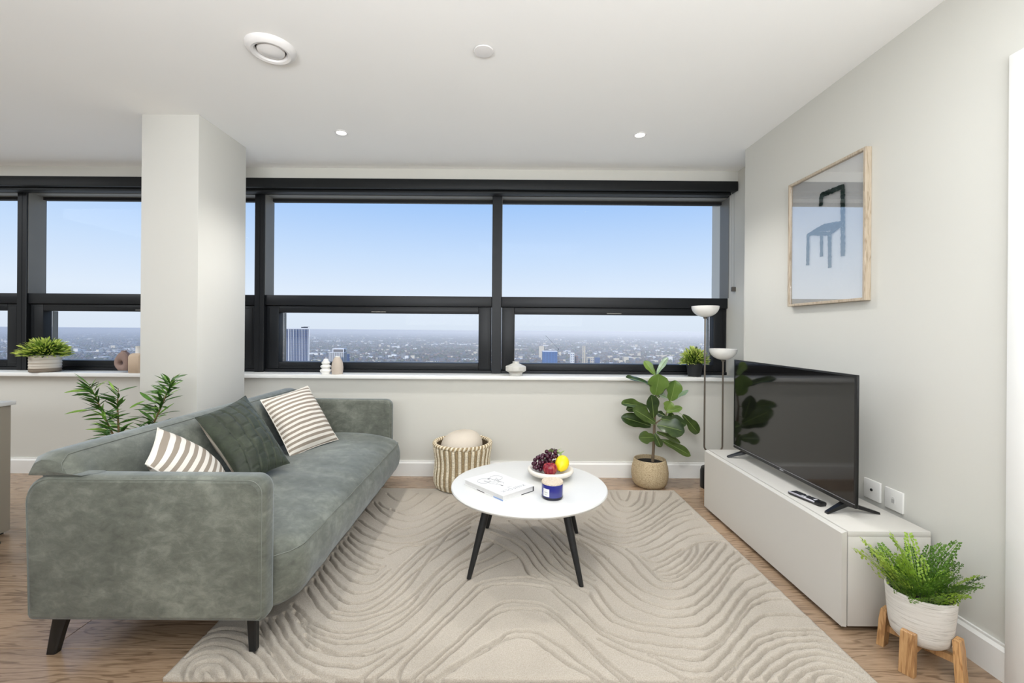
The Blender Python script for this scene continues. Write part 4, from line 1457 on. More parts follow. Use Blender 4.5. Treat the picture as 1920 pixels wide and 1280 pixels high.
def art(pts, w0, seed):
    rg2 = random.Random(seed)
    P = [PX(*p) for p in pts]
    mb = MB()
    dense = []
    for a, b_ in zip(P[:-1], P[1:]):
        k = max(2, int((b_ - a).length / .006))
        dense += [a.lerp(b_, q / k) for q in range(k)]
    dense.append(P[-1])
    ring = []
    for i, p in enumerate(dense):
        t_ = (dense[min(i + 1, len(dense) - 1)] - dense[max(i - 1, 0)]).normalized()
        nn = Vector((0, -t_.z, t_.y))
        w = w0 * (1 + rg2.uniform(-.18, .18))
        ring.append([tuple(p + nn * w), tuple(p - nn * w)])
    vs = [q for r in ring for q in r]
    fs = [(2 * i, 2 * i + 1, 2 * i + 3, 2 * i + 2) for i in range(len(ring) - 1)]
    mb.add(vs, fs)
    part('brush_stroke', mb, M['artgreen'], sheet, 0)


art([(1539, 386), (1539.5, 366), (1580, 349.5), (1580, 385), (1580, 480)], .0135, 1)
art([(1514, 497), (1515, 441), (1545, 424), (1580, 418)], .0115, 2)
art([(1518, 438), (1555, 438), (1578, 420)], .0095, 3)
art([(1540, 440), (1540, 481)], .0105, 4)
art([(1555, 438), (1555.5, 502)], .0115, 5)
art([(1529, 432), (1565, 427)], .0095, 6)
m, n, b = newmat('picture_glass')
b.inputs['Roughness'].default_value = 0.02
n.nodes.remove(b)
out = n.nodes['Material Output']
tr = n.nodes.new('ShaderNodeBsdfTransparent')
gl = n.nodes.new('ShaderNodeBsdfGlossy')
gl.inputs['Roughness'].default_value = 0.0
mx = n.nodes.new('ShaderNodeMixShader')
mx.inputs[0].default_value = 0.32
n.links.new(tr.outputs[0], mx.inputs[1])
n.links.new(gl.outputs[0], mx.inputs[2])
n.links.new(mx.outputs[0], out.inputs[0])
part('glazing', MB().box(XW - .022, XW - .0205, y0 + .0131, y1 - .0131, z0 + .0131, z1 - .0131), m, pic, 0, label='reflective picture glass')

# ================================================================== FLOOR LAMP
M['opal'] = plain('opal_glass', (240, 237, 231), 0.25, spec=0.5)
M['bronze'] = plain('dark_bronze_tube', (116, 108, 98), 0.35, metal=0.6)
LY = 3.24
lamp = thing('floor_lamp', 'twin headed floor lamp with two white bowl shades on thin bronze stems in the corner', 'lamp', (1.53, LY, 0))
x1 = W(1321.5, 700, LY).x
x2 = W(1355, 760, LY).x
zb1, zb2 = W(1322, 596, LY).z, W(1355, 676, LY).z
rad = 0.035
zbend = W(1322, 845, LY).z
pts = [(x1, LY, zb1 + .004), (x1, LY, zbend + rad)]
for k in range(1, 9):
    a = PI + PI / 2 * k / 8
    pts.append((x1 + rad + rad * math.cos(a), LY, zbend + rad + rad * math.sin(a)))
for k in range(0, 9):
    a = -PI / 2 + PI / 2 * k / 8
    pts.append((x2 - rad + rad * math.cos(a), LY, zbend + rad + rad * math.sin(a)))
pts.append((x2, LY, zb2 + .004))
part('stem', MB().tube(pts, .0062, 10), M['bronze'], lamp)
part('upright', MB().tube([((x1 + x2) / 2, LY, .15), ((x1 + x2) / 2, LY, zbend)], .0062, 10), M['bronze'], lamp)
part('base', MB().lathe([(0, .0005), (.085, .0005), (.088, .004), (.088, .120), (.080, .146), (.055, .160), (0, .163)], (x1 + x2) / 2, LY, 40), M['blackmetal'], lamp)
for nm, xx, zz in (('bowl_shade', x1, zb1), ('bowl_shade', x2, zb2)):
    R_ = .095
    prof = []
    for k in range(11):
        a = PI / 2 * k / 10
        prof.append((R_ * math.sin(a), .078 * (1 - math.cos(a))))
    prof += [(R_ + .0005, .080), (R_ - .003, .081), (R_ - .004, .078)]
    for k in range(9, -1, -1):
        a = PI / 2 * k / 10
        prof.append(((R_ - .004) * math.sin(a), .004 + .074 * (1 - math.cos(a))))
    sh = part(nm, MB().lathe(prof, xx, LY, 48, 0, zz + .006), M['opal'], lamp, 70)
    part('shade_cap', MB().lathe([(0, -.006), (.011, -.006), (.013, .004), (.018, .0065), (0, .0065)], xx, LY, 20, 0, zz), M['bronze'], sh)
    if xx == x1:
        part('switch', MB().tube([(xx + .006, LY - .004, zz - .004), (xx + .016, LY - .008, zz - .010)], .0025, 6), M['blackmetal'], sh)

# ================================================================== WINDOW SILL OBJECTS
def sillpt(px, Y=3.50):
    p = W(px, 700, Y)
    return p.x, Y


M['clay'] = plain('mauve_brown_clay', (150, 126, 116), 0.8, var=0.05, vscale=30, bump=0.15)
M['sand'] = plain('sand_clay', (206, 184, 160), 0.85, var=0.04, vscale=30, bump=0.15)
M['putty'] = plain('putty_clay', (196, 182, 168), 0.8, var=0.04, vscale=30, bump=0.12)
M['ceramic'] = plain('white_ceramic', (238, 236, 231), 0.35)
ZT = 0.7865
# donut vase
x, Y = sillpt(232.5)
t = thing('doughnut_vase', 'mauve brown ceramic vase with a hole through it on the sill left of the pillar', 'vase', (x, Y, ZT))
S_ = Y / FPX
mb = MB()
prof_o, prof_i = [], []
N = 40
cz = ZT + 18.5 * S_
for k in range(N):
    a = 2 * PI * k / N
    ca, sa = math.cos(a), math.sin(a)
    rx, rz = 14.3 * S_, 15.5 * S_
    xo, zo = rx * ca, rz * sa
    if sa > 0.4:
        zo += 5.5 * S_ * ((sa - .4) / .6) ** 1.3
        xo *= 1 - .16 * ((sa - .4) / .6)
    if sa < -.85:
        zo = -.96 * rz * 1.02
    prof_o.append((x + xo, cz + zo))
    prof_i.append((x + 3.3 * S_ * ca - 1.0 * S_, cz - 1.2 * S_ + 3.3 * S_ * sa))
dep = 8.0 * S_
rings = []
for f, yy in ((0, -.35), (.10, -.8), (.28, -1.0), (.72, -1.0), (.90, -.8), (1, -.35), (1, .35), (.90, .8), (.72, 1.0), (.28, 1.0), (.10, .8), (0, .35)):
    rings.append([(po[0] + (pi[0] - po[0]) * f, Y + dep * yy, po[1] + (pi[1] - po[1]) * f) for po, pi in zip(prof_o, prof_i)])
rings.append(rings[0])
mb.loft(rings, False)
part('body', mb, M['clay'], t, 70)
part('neck', MB().lathe([(4.6 * S_, 32.5 * S_), (3.9 * S_, 37 * S_), (4.3 * S_, 40.5 * S_), (3.4 * S_, 40.5 * S_), (3.0 * S_, 36 * S_), (0, 35.5 * S_)], x - .5 * S_, Y, 24, 0, ZT), M['clay'], t, 60)
# sand bottle beside the pillar
x, Y = sillpt(259.5, 3.47)
t = thing('bottle_vase', 'sand coloured square shouldered bottle vase half hidden by the white pillar', 'vase', (x, Y, ZT))
w = 11.5 * S_
mb = MB()
mb.loft([[(x + a * w * k, Y + b * w * k, ZT + z * S_) for a, b in ((-1, -.8), (-.8, -1), (.8, -1), (1, -.8), (1, .8), (.8, 1), (-.8, 1), (-1, .8))] for z, k in ((.1, .94), (1, 1), (30, 1), (33.5, .9), (36.5, .58))])
part('body', mb, M['sand'], t, 40)
part('neck', MB().lathe([(5.2 * S_, 35.5 * S_), (4.6 * S_, 38 * S_), (4.6 * S_, 48 * S_), (5.2 * S_, 49.5 * S_), (3.6 * S_, 49.5 * S_), (3.4 * S_, 40 * S_), (0, 39 * S_)], x, Y, 24, 0, ZT), M['ceramic'], t, 40, label='white neck')
# stacked white vase
x, Y = sillpt(611, 3.49)
t = thing('bubble_vase', 'small white ceramic vase of stacked discs on the window sill', 'vase', (x, Y, ZT))
pr = [(0, .0), (7.5, .1), (7.8, 2)]
for cz_, r_, h_ in ((6, 10.6, 3.4), (13.8, 9.7, 3.2), (20.6, 7.9, 3.0)):
    pr += [(r_ * .72, cz_ - h_), (r_ * .94, cz_ - h_ * .5), (r_, cz_), (r_ * .94, cz_ + h_ * .5), (r_ * .70, cz_ + h_)]
pr += [(5.0, 24.5), (4.2, 27.5), (2.8, 28.4), (2.2, 27.5), (2.0, 24)]
mb = MB()
mb.lathe([(a * S_, b * S_) for a, b in pr], x, Y, 36, 0, ZT)
part('body', mb, M['ceramic'], t, 80)
part('mouth', MB().lathe([(0, 24.2 * S_), (2.0 * S_, 24.2 * S_), (2.0 * S_, 24.6 * S_), (0, 24.6 * S_)], x, Y, 16, 0, ZT), plain('dark_vase_inside', (70, 66, 60), 0.9), t, 0)
x, Y = sillpt(632.5, 3.485)
t = thing('bud_vase', 'putty coloured egg shaped bud vase beside the small white disc vase', 'vase', (x, Y, ZT))
part('body', MB().lathe([(a * S_, b * S_) for a, b in ((0, .1), (9.2, .1), (9.8, 1), (10.5, 8), (10.6, 13), (9.8, 20), (7.8, 26), (5.4, 30.2), (4.3, 31.6))], x, Y, 40, 0, ZT), M['putty'], t, 60)
part('lip', MB().lathe([(a * S_, b * S_) for a, b in ((4.3, 31.5), (4.5, 32.6), (4.0, 33.2), (3.3, 32.6), (3.2, 28), (0, 27.5))], x, Y, 30, 0, ZT), M['ceramic'], t, 60, label='pale lip')
# faceted stone candle holder
M['marble'] = plain('pale_veined_stone', (206, 204, 197), 0.5, var=0.14, vscale=26)
x, Y = sillpt(967, 3.475)
t = thing('faceted_vase', 'faceted pale stone vase with a wide waist in the middle of the window sill', 'vase', (x, Y, ZT))
mb = MB()
mb.loft([[(x + r * S_ * math.cos(2 * PI * (k + .5) / 12), Y + r * S_ * math.sin(2 * PI * (k + .5) / 12), ZT + z * S_) for k in range(12)]
         for r, z in ((11.5, .1), (12, .8), (12, 3.8), (13, 5.6), (19, 9.0), (19.4, 10), (19.4, 16.4), (18.8, 17.2), (6.4, 22.4))])
part('body', mb, M['marble'], t, 20)
part('neck', MB().lathe([(a * S_, b * S_) for a, b in ((6.0, 21.5), (6.0, 26), (5.2, 26.2), (4.2, 26), (4.0, 23), (0, 22.8))], x, Y, 24, 0, ZT), M['marble'], t, 40)


def tuft(root, c, rx, rz, n, seed, length, mats, droop=0.35):
    """a mound of lance shaped blades"""
    rg3 = random.Random(seed)
    mb = MB()
    for i in range(n):
        th = rg3.uniform(0, 2 * PI)
        el = math.acos(rg3.uniform(-0.12, 1.0))
        sh_ = rg3.uniform(.55, 1.06)
        d = Vector((math.sin(el) * math.cos(th), math.sin(el) * math.sin(th), math.cos(el)))
        L = length * rg3.uniform(.65, 1.15)
        b0 = c + Vector((d.x * rx * .38, d.y * rx * .38, max(d.z, 0) * rz * .45))
        tip = c + Vector((d.x * rx, d.y * rx, d.z * rz)) * sh_ + Vector((rg3.uniform(-1, 1), rg3.uniform(-1, 1), rg3.uniform(-.4, 1))) * L * .22
        ax2 = (tip - b0)
        ax2 = ax2.normalized()
        b1 = tip - ax2 * L
        s = ax2.cross(Vector((rg3.uniform(-1, 1), rg3.uniform(-1, 1), 1))).normalized()
        w = L * rg3.uniform(.09, .15)
        up = s.cross(ax2)
        P0, P1, P2, P3 = b1, b1.lerp(tip, .35) + up * L * .04, b1.lerp(tip, .7) + up * L * .05, tip - Vector((0, 0, L * .08 * droop))
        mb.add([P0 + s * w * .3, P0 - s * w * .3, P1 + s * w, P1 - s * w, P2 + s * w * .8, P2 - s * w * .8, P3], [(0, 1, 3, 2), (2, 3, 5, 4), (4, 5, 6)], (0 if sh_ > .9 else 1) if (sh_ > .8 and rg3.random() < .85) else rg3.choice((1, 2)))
        if i % 3 == 0:
            mb.tube([c + Vector((d.x * .01, d.y * .01, -.005)), b1], .0009, 4, 2)
    o = part('foliage', mb, mats, root, 80)
    o['kind'] = 'stuff'


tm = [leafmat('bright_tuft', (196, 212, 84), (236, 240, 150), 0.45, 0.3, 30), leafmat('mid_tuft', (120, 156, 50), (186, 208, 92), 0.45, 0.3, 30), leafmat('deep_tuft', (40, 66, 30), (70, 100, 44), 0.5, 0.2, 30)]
# striped pot on the left sill
x, Y = sillpt(85, 3.50)
t = thing('tufted_plant', 'bright green tufted plant in a beige banded pot on the left window sill', 'potted plant', (x, Y, ZT))
m, n, b = newmat('banded_stoneware')
tc = n.nodes.new('ShaderNodeTexCoord')
sp = n.nodes.new('ShaderNodeSeparateXYZ')
n.links.new(tc.outputs['Object'], sp.inputs[0])
mr = n.nodes.new('ShaderNodeMath')
mr.operation = 'MULTIPLY_ADD'
mr.inputs[1].default_value = 1 / (31 * S_)
n.links.new(sp.outputs['Z'], mr.inputs[0])
nz_ = noise_node(n, mapping(n, tc.outputs['Object'], (14, 14, 120)), 1.0, 3)
m2_ = n.nodes.new('ShaderNodeMath')
m2_.operation = 'MULTIPLY'
m2_.inputs[1].default_value = 0.05
n.links.new(nz_, m2_.inputs[0])
n.links.new(m2_.outputs[0], mr.inputs[2])
n.links.new(ramp(n, mr.outputs[0], [(0.0, (128, 116, 102)), (0.25, (140, 128, 113)), (0.28, (208, 198, 184)), (0.48, (222, 214, 202)), (0.54, (196, 184, 168)), (0.60, (222, 214, 202)), (0.74, (224, 216, 205)), (0.78, (198, 187, 172)), (0.84, (226, 219, 208)), (1.0, (222, 214, 202))]), b.inputs['Base Color'])
b.inputs['Roughness'].default_value = 0.8
pr = [(0, .1), (21, .1), (22, 1)] + [(22.4 + .35 * math.sin(z * 1.15), z) for z in range(2, 31)] + [(22.8, 30.8), (22.0, 31.4), (20.8, 31), (20.6, 27), (0, 26)]
part('pot', MB().lathe([(a * S_, b * S_) for a, b in pr], x, Y, 48, 0, ZT), m, t, 60)
part('soil', MB().lathe([(0, 26.2 * S_), (20.5 * S_, 26.2 * S_), (20.5 * S_, 28 * S_), (0, 29 * S_)], x, Y, 24, 0, ZT), plain('dark_soil', (38, 30, 24), 0.95, bump=0.6, bscale=80), t)
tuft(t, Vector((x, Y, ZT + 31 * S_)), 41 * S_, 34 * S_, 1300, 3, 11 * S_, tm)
# black pot on the right
x, Y = sillpt(1302, 3.51)
t = thing('tufted_plant', 'yellow green tufted plant in a black pot on the sill beside the floor lamp', 'potted plant', (x, Y, ZT))
part('pot', MB().lathe([(a * S_, b * S_) for a, b in ((0, .1), (11, .1), (11.6, .8), (14.2, 22), (14.2, 25), (13.4, 25), (12.8, 21), (0, 20))], x, Y, 32, 0, ZT), plain('matt_black_pot', (28, 29, 32), 0.55), t, 40)
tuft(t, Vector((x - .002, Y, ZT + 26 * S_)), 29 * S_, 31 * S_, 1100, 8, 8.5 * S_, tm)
# ================================================================== FIDDLE LEAF FIG
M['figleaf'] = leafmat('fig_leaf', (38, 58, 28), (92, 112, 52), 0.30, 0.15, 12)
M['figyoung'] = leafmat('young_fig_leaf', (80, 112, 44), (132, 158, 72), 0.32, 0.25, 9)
M['figpale'] = leafmat('fig_leaf_painted_gloss', (120, 150, 116), (196, 212, 190), 0.22, 0.2, 9)  # pale leaf colour stands in for gloss on leaves seen edge-on
M['bark'] = plain('grey_brown_bark', (112, 96, 76), 0.85, var=0.2, vscale=40, bump=0.5, bscale=120)
FX, FY = 1.083, 3.278
fig = thing('fiddle_leaf_fig', 'fiddle leaf fig with big green leaves in a speckled stoneware pot under the window', 'potted plant', (FX, FY, 0))
m, n, b = newmat('speckled_stoneware')
tc = n.nodes.new('ShaderNodeTexCoord')
f1 = noise_node(n, tc.outputs['Object'], 190, 3, 0.7)
n.links.new(ramp(n, f1, [(0.32, (134, 112, 82)), (0.5, (184, 164, 130)), (0.68, (206, 190, 160))]), b.inputs['Base Color'])
b.inputs['Roughness'].default_value = 0.75
bump_node(n, b, f1, 0.4, 0.0015)
part('pot', MB().lathe([(0, .0005), (.090, .0005), (.104, .006), (.122, .03), (.131, .07), (.132, .105), (.126, .15), (.117, .185), (.113, .198), (.110, .2005), (.106, .199), (.106, .170), (0, .165)], FX, FY, 56), m, fig, 60)
part('soil', MB().lathe([(0, .1655), (.104, .1655), (.104, .171), (0, .178)], FX, FY, 32), plain('black_soil', (22, 18, 15), 0.95, bump=0.8, bscale=70), fig)


def Q(cx, cy, Y):
    return W(1140 + cx / 4.0, 620 + cy / 4.0, Y)


trunk = [Q(334, 985, FY), Q(340, 900, FY), Q(346, 780, FY), Q(348, 700, FY), Q(352, 630, FY - .01), Q(352, 560, FY - .015), Q(360, 480, FY - .01), Q(362, 420, FY), Q(366, 340, FY + .01)]
part('trunk', MB().tube(trunk, [.0115, .0105, .0098, .009, .0075, .0065, .0058, .005, .004], 10), M['bark'], fig, 60)
br = [Q(348, 700, FY), Q(390, 670, FY + .015), Q(432, 640, FY + .02), Q(450, 570, FY + .02), Q(462, 520, FY + .01), Q(485, 470, FY)]
part('branch', MB().tube(br, [.0055, .005, .0048, .0044, .004, .003], 8), M['bark'], fig, 60)


def big_leaf(name, root, b0, tip, width, tilt, mat, curl=0.12, fold=0.10, nv=10, shape='fiddle', stalk=None, stalkmat=None, wav=0.02):
    """leaf surface with midrib fold, curl and wavy rim; tilt = face normal hint"""
    ax2 = tip - b0
    L = ax2.length
    ax2.normalize()
    nrm = Vector(tilt)
    nrm = (nrm - ax2 * nrm.dot(ax2)).normalized()
    sd = ax2.cross(nrm).normalized()
    mb = MB()
    vs, fs = [], []
    nu = 6
    ph = random.random() * 6
    for j in range(nv + 1):
        t_ = j / nv
        if shape == 'fiddle':
            w = width * .5 * (math.sin(PI * min(1, t_ * .93 + .05)) ** .62) * (0.58 + 0.52 * t_ - .18 * math.exp(-((t_ - .38) / .13) ** 2)) * (1.0 if t_ < .97 else .55)
        else:
            w = width * .5 * (math.sin(PI * (t_ * .96 + .02)) ** .8) * (1.15 - .35 * t_)
        c_ = b0 + ax2 * L * t_ - nrm * curl * L * (t_ - .0) ** 2
        for i in range(nu + 1):
            s = 2 * i / nu - 1
            z = fold * abs(s) * w * 1.6 - 0.10 * w * s * s + wav * L * .5 * abs(s) ** 2 * math.sin(t_ * 11 + ph + (2 if s > 0 else 0))
            vs.append(c_ + sd * w * s + nrm * z)
    for j in range(nv):
        for i in range(nu):
            k = j * (nu + 1) + i
            fs.append((k, k + 1, k + nu + 2, k + nu + 1))
    mb.add(vs, fs)
    o = part(name, mb, mat, root, 80)
    rib = [b0 + ax2 * L * t_ - nrm * (curl * L * t_ ** 2 - .0012) for t_ in (0, .25, .5, .75, .93)]
    if stalk is not None:
        rib = [stalk] + rib
    part('midrib', MB().tube(rib, [.0016] * (len(rib) - 1) + [.0005], 5), stalkmat or mat, o)
    return o


M['rib'] = plain('pale_green_rib', (140, 160, 90), 0.5)
FL = [  # base, tip (crop positions), width in crop px, depth offsets, normal hint, kind
    ((338, 415), (146, 330), 92, -.03, -.09, (-.1, -.35, .9), 0),
    ((352, 328), (276, 224), 62, .0, .02, (.25, -.9, -.1), 1),
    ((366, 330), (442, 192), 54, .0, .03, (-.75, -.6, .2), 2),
    ((355, 480), (388, 332), 150, -.03, -.08, (-.05, -.95, .25), 1),
    ((470, 525), (510, 376), 118, -.02, -.05, (.05, -.95, .2), 1),
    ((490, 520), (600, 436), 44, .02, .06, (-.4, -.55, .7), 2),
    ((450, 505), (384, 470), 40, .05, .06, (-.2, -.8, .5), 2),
    ((342, 650), (332, 486), 98, -.05, -.10, (.1, -.98, .1), 0),
    ((300, 575), (108, 528), 100, -.04, -.06, (-.15, -.5, .8), 0),
    ((250, 560), (140, 590), 60, .01, .0, (.1, -.9, .3), 0),
    ((352, 690), (205, 580), 122, -.05, -.13, (.25, -.75, .55), 0),
    ((320, 715), (108, 640), 104, .0, .0, (-.1, -.85, .45), 0),
    ((440, 612), (555, 570), 62, .0, -.02, (.2, -.6, .75), 1),
    ((438, 600), (470, 530), 80, .02, .0, (-.2, -.9, .2), 1),
    ((370, 705), (576, 748), 140, -.05, -.12, (-.1, -.80, .55), 0),
    ((400, 660), (592, 690), 96, -.01, -.03, (.1, -.75, .6), 0),
    ((560, 630), (690, 772), 88, .02, .04, (-.35, -.75, .55), 0),
    ((350, 800), (238, 800), 92, -.03, -.07, (.1, -.9, .35), 0),
    ((350, 770), (398, 874), 56, -.03, -.05, (-.3, -.9, .2), 0),
    ((366, 760), (552, 832), 66, .0, .0, (-.1, -.6, .75), 0),
    ((398, 818), (632, 930), 72, .0, -.03, (-.2, -.75, .6), 0),
    ((430, 640), (368, 612), 48, .04, .05, (-.1, -.95, .1), 0),
    ((440, 670), (498, 625), 66, .05, .06, (.1, -.95, .2), 0),
    ((375, 500), (440, 350), 60, .06, .08, (-.1, -.95, .2), 0),
]
for (b0, tp, w, d0_, d1_, tilt, kd) in FL:
    B0, T0 = Q(b0[0], b0[1], FY + d0_), Q(tp[0], tp[1], FY + d1_)
    best = min(trunk + br, key=lambda q: (q - B0).length)
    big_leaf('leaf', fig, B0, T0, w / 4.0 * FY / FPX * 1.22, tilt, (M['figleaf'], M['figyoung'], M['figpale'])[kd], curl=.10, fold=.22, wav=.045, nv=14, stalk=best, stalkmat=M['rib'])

# ================================================================== BAMBOO PLANT BEHIND THE SOFA
M['bamboo_leaf'] = leafmat('bamboo_leaf', (34, 64, 26), (92, 140, 56), 0.38, 0.25, 14)
M['bamboo_young'] = leafmat('young_bamboo_leaf', (110, 168, 60), (176, 214, 110), 0.4, 0.4, 14)
M['cane'] = plain('brown_cane', (116, 92, 54), 0.7, var=0.2, vscale=30)
BX, BY = -2.005, 2.36
bam = thing('bamboo_plant', 'leafy bamboo plant with two clumps behind the sofa before the pillar', 'potted plant', (BX, BY, 0))
part('pot', MB().lathe([(0, .0005), (.085, .0005), (.09, .006), (.108, .20), (.108, .215), (.10, .215), (.097, .19), (0, .185)], BX, BY, 40), plain('grey_pot', (120, 116, 110), 0.7), bam, 40)
part('soil', MB().lathe([(0, .186), (.095, .186), (.095, .193), (0, .20)], BX, BY, 24), bpy.data.materials['black_soil'], bam)
vm = []
for vi in range(6):
    rg4 = random.Random(vi + 30)
    L, w = 1.0, .070 + .025 * rg4.random()
    vs, fs = [], []
    nv = 8
    cl = rg4.uniform(.05, .38)
    tw = rg4.uniform(-.5, .5)
    for j in range(nv + 1):
        t_ = j / nv
        hw = w * (math.sin(PI * min(t_ * .98 + .02, 1)) ** .75) * (1.1 - .35 * t_)
        for s in (-1, 0, 1):
            a = tw * t_
            vs.append((L * t_, s * hw * math.cos(a), (.35 * hw * abs(s)) + s * hw * math.sin(a) - cl * t_ ** 2 * .7))
    for j in range(nv):
        for i in range(2):
            k = j * 3 + i
            fs.append((k, k + 1, k + 4, k + 3))
    vm.append([MB().add(vs, fs).mesh('leaf', M['bamboo_leaf'], (0, 0, 0), 80), MB().add(vs, fs).mesh('leaf', M['bamboo_young'], (0, 0, 0), 80)])


def leaf_inst(root, base, direction, L, roll, young, rg):
    d = direction.normalized()
    up = Vector((0, 0, 1))
    y_ = up.cross(d)
    if y_.length < .05:
        y_ = Vector((1, 0, 0))
    y_.normalize()
    z_ = d.cross(y_).normalized()
    R_ = Matrix((d, y_, z_)).transposed().to_4x4()
    mt_ = Matrix.Translation(base - wloc(root)) @ R_ @ Matrix.Rotation(roll, 4, 'X') @ Matrix.Diagonal((L, L, L, 1))
    o = bpy.data.objects.new('leaf', rg.choice(vm)[1 if young else 0])
    C.objects.link(o)
    o.parent = root
    o.matrix_local = mt_
    return o


rg5 = random.Random(21)
canes = [([(BX - .03, BY, .19), W(228, 860, 2.36), W(212, 815, 2.36), W(195, 780, 2.35), W(180, 745, 2.35), W(168, 722, 2.35)], 0),
         ([(BX + .03, BY, .19), W(262, 840, 2.36), W(285, 800, 2.37), W(301, 765, 2.38), W(314, 735, 2.38), W(322, 715, 2.38)], 1),
         ([(BX - .01, BY, .19), W(226, 850, 2.36), W(222, 800, 2.37), W(220, 760, 2.38), W(222, 728, 2.38)], 2)]
for pts, ci in canes:
    pts = [Vector(p) for p in pts]
    part('cane', MB().tube(pts, [.006, .0055, .005, .004, .003, .0018][:len(pts) - 1] + [.0014], 7), M['cane'], bam, 60)
    n_l = (120, 120, 44)[ci]
    for k in range(n_l):
        t_ = (k + .5) / n_l
        f = .8 + t_ * (len(pts) - 1 - .8)
        i = min(int(f), len(pts) - 2)
        p = pts[i].lerp(pts[i + 1], f - i)
        th = rg5.uniform(0, 2 * PI)
        elv = rg5.uniform(-.35, .75) + .45 * t_
        if math.sin(th) > .55:
            th = -th
        d = Vector((math.cos(th), math.sin(th) * .75, elv))
        L = rg5.uniform(.075, .130) * (1.05 - .30 * t_)
        leaf_inst(bam, p, d, L, rg5.uniform(-.9, .9), rg5.random() < (.10 + .22 * t_), rg5)
for (bx_, by_, tx_, ty_, yg) in ((168, 732, 124, 730, 1), (170, 738, 136, 738, 0), (169, 732, 178, 707, 1), (178, 735, 184, 714, 0), (164, 768, 122, 774, 1), (215, 733, 204, 712, 1), (243, 765, 270, 750, 1),
                                  (319, 712, 305, 698, 0), (321, 713, 346, 698, 0), (315, 722, 304, 706, 0), (262, 735, 290, 755, 0)):
    a, b_ = W(bx_, by_, 2.35), W(tx_, ty_, 2.33)
    leaf_inst(bam, a, b_ - a, (b_ - a).length, rg5.uniform(.7, 1.3), yg, rg5)

# ================================================================== FERN IN A POT ON A WOODEN STAND
PXc, PYc = 1.448, 1.535
stand_loc = (PXc, PYc, 0)
st = thing('plant_stand', 'low wooden plant stand with four chunky legs beside the TV cabinet', 'plant stand', stand_loc)
M['standwood'] = wood('warm_stand_wood', (142, 98, 54), (180, 134, 84), (206, 164, 112), 0.5, axis=2, scale=1.2)
ANG = math.radians(-60)
for k in range(4):
    a = ANG + k * PI / 2 + math.radians(0)
    rd = Vector((math.cos(a), math.sin(a), 0))
    sd = Vector((-rd.y, rd.x, 0))
    rr0, rr1 = .088, .108
    rings = []
    for z, ri, ro, hw in ((.0005, rr0 + .006, rr1 + .008, .0205), (.05, rr0 + .003, rr1 + .004, .0205), (.10, rr0, rr1 + .001, .0200), (.137, rr0 - .002, rr1 - .004, .0195), (.139, rr0, rr1 - .006, .0185)):
        c_ = Vector((PXc, PYc, z))
        rings.append([c_ + rd * ri - sd * hw, c_ + rd * ro - sd * hw, c_ + rd * ro + sd * hw, c_ + rd * ri + sd * hw])
    part('leg', MB().loft(rings), M['standwood'], st, 30)
for k in range(2):
    a = ANG + k * PI / 2
    rd = Vector((math.cos(a), math.sin(a), 0))
    sd = Vector((-rd.y, rd.x, 0))
    rings = []
    for r in (-.0875, .0875):
        c_ = Vector((PXc, PYc, 0)) + rd * r
        z0_, z1_ = (.058, .080) if k == 0 else (.0585, .0795)
        rings.append([c_ - sd * .010 + Vector((0, 0, z0_)), c_ + sd * .010 + Vector((0, 0, z0_)), c_ + sd * .010 + Vector((0, 0, z1_)), c_ - sd * .010 + Vector((0, 0, z1_))])
    part('cross_bar', MB().loft(rings), M['standwood'], st, 30)
m, n, b = newmat('whitewashed_cement')
tc = n.nodes.new('ShaderNodeTexCoord')
fz = noise_node(n, mapping(n, tc.outputs['Object'], (9, 9, 160)), 1.0, 4, 0.7, .6)
n.links.new(ramp(n, fz, [(0.30, (172, 166, 156)), (0.46, (216, 212, 204)), (0.7, (226, 223, 216))]), b.inputs['Base Color'])
b.inputs['Roughness'].default_value = 0.85
bump_node(n, b, fz, 0.5, 0.002)
fern = thing('potted_fern', 'green maidenhair fern in a round whitewashed pot on the wooden stand', 'potted plant', (PXc, PYc, .0815))
part('pot', MB().lathe([(0, .0815), (.046, .0815), (.066, .087), (.079, .101), (.0845, .124), (.088, .16), (.092, .210), (.0945, .248), (.0935, .2525), (.0895, .2525), (.0875, .248), (.086, .215), (0, .21)], PXc, PYc, 64), m, fern, 60)
part('soil', MB().lathe([(0, .211), (.085, .211), (.085, .218), (0, .226)], PXc, PYc, 32), bpy.data.materials['black_soil'], fern)
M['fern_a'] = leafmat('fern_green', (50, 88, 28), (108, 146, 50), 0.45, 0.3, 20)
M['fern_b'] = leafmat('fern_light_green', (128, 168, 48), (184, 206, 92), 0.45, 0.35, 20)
fm = []
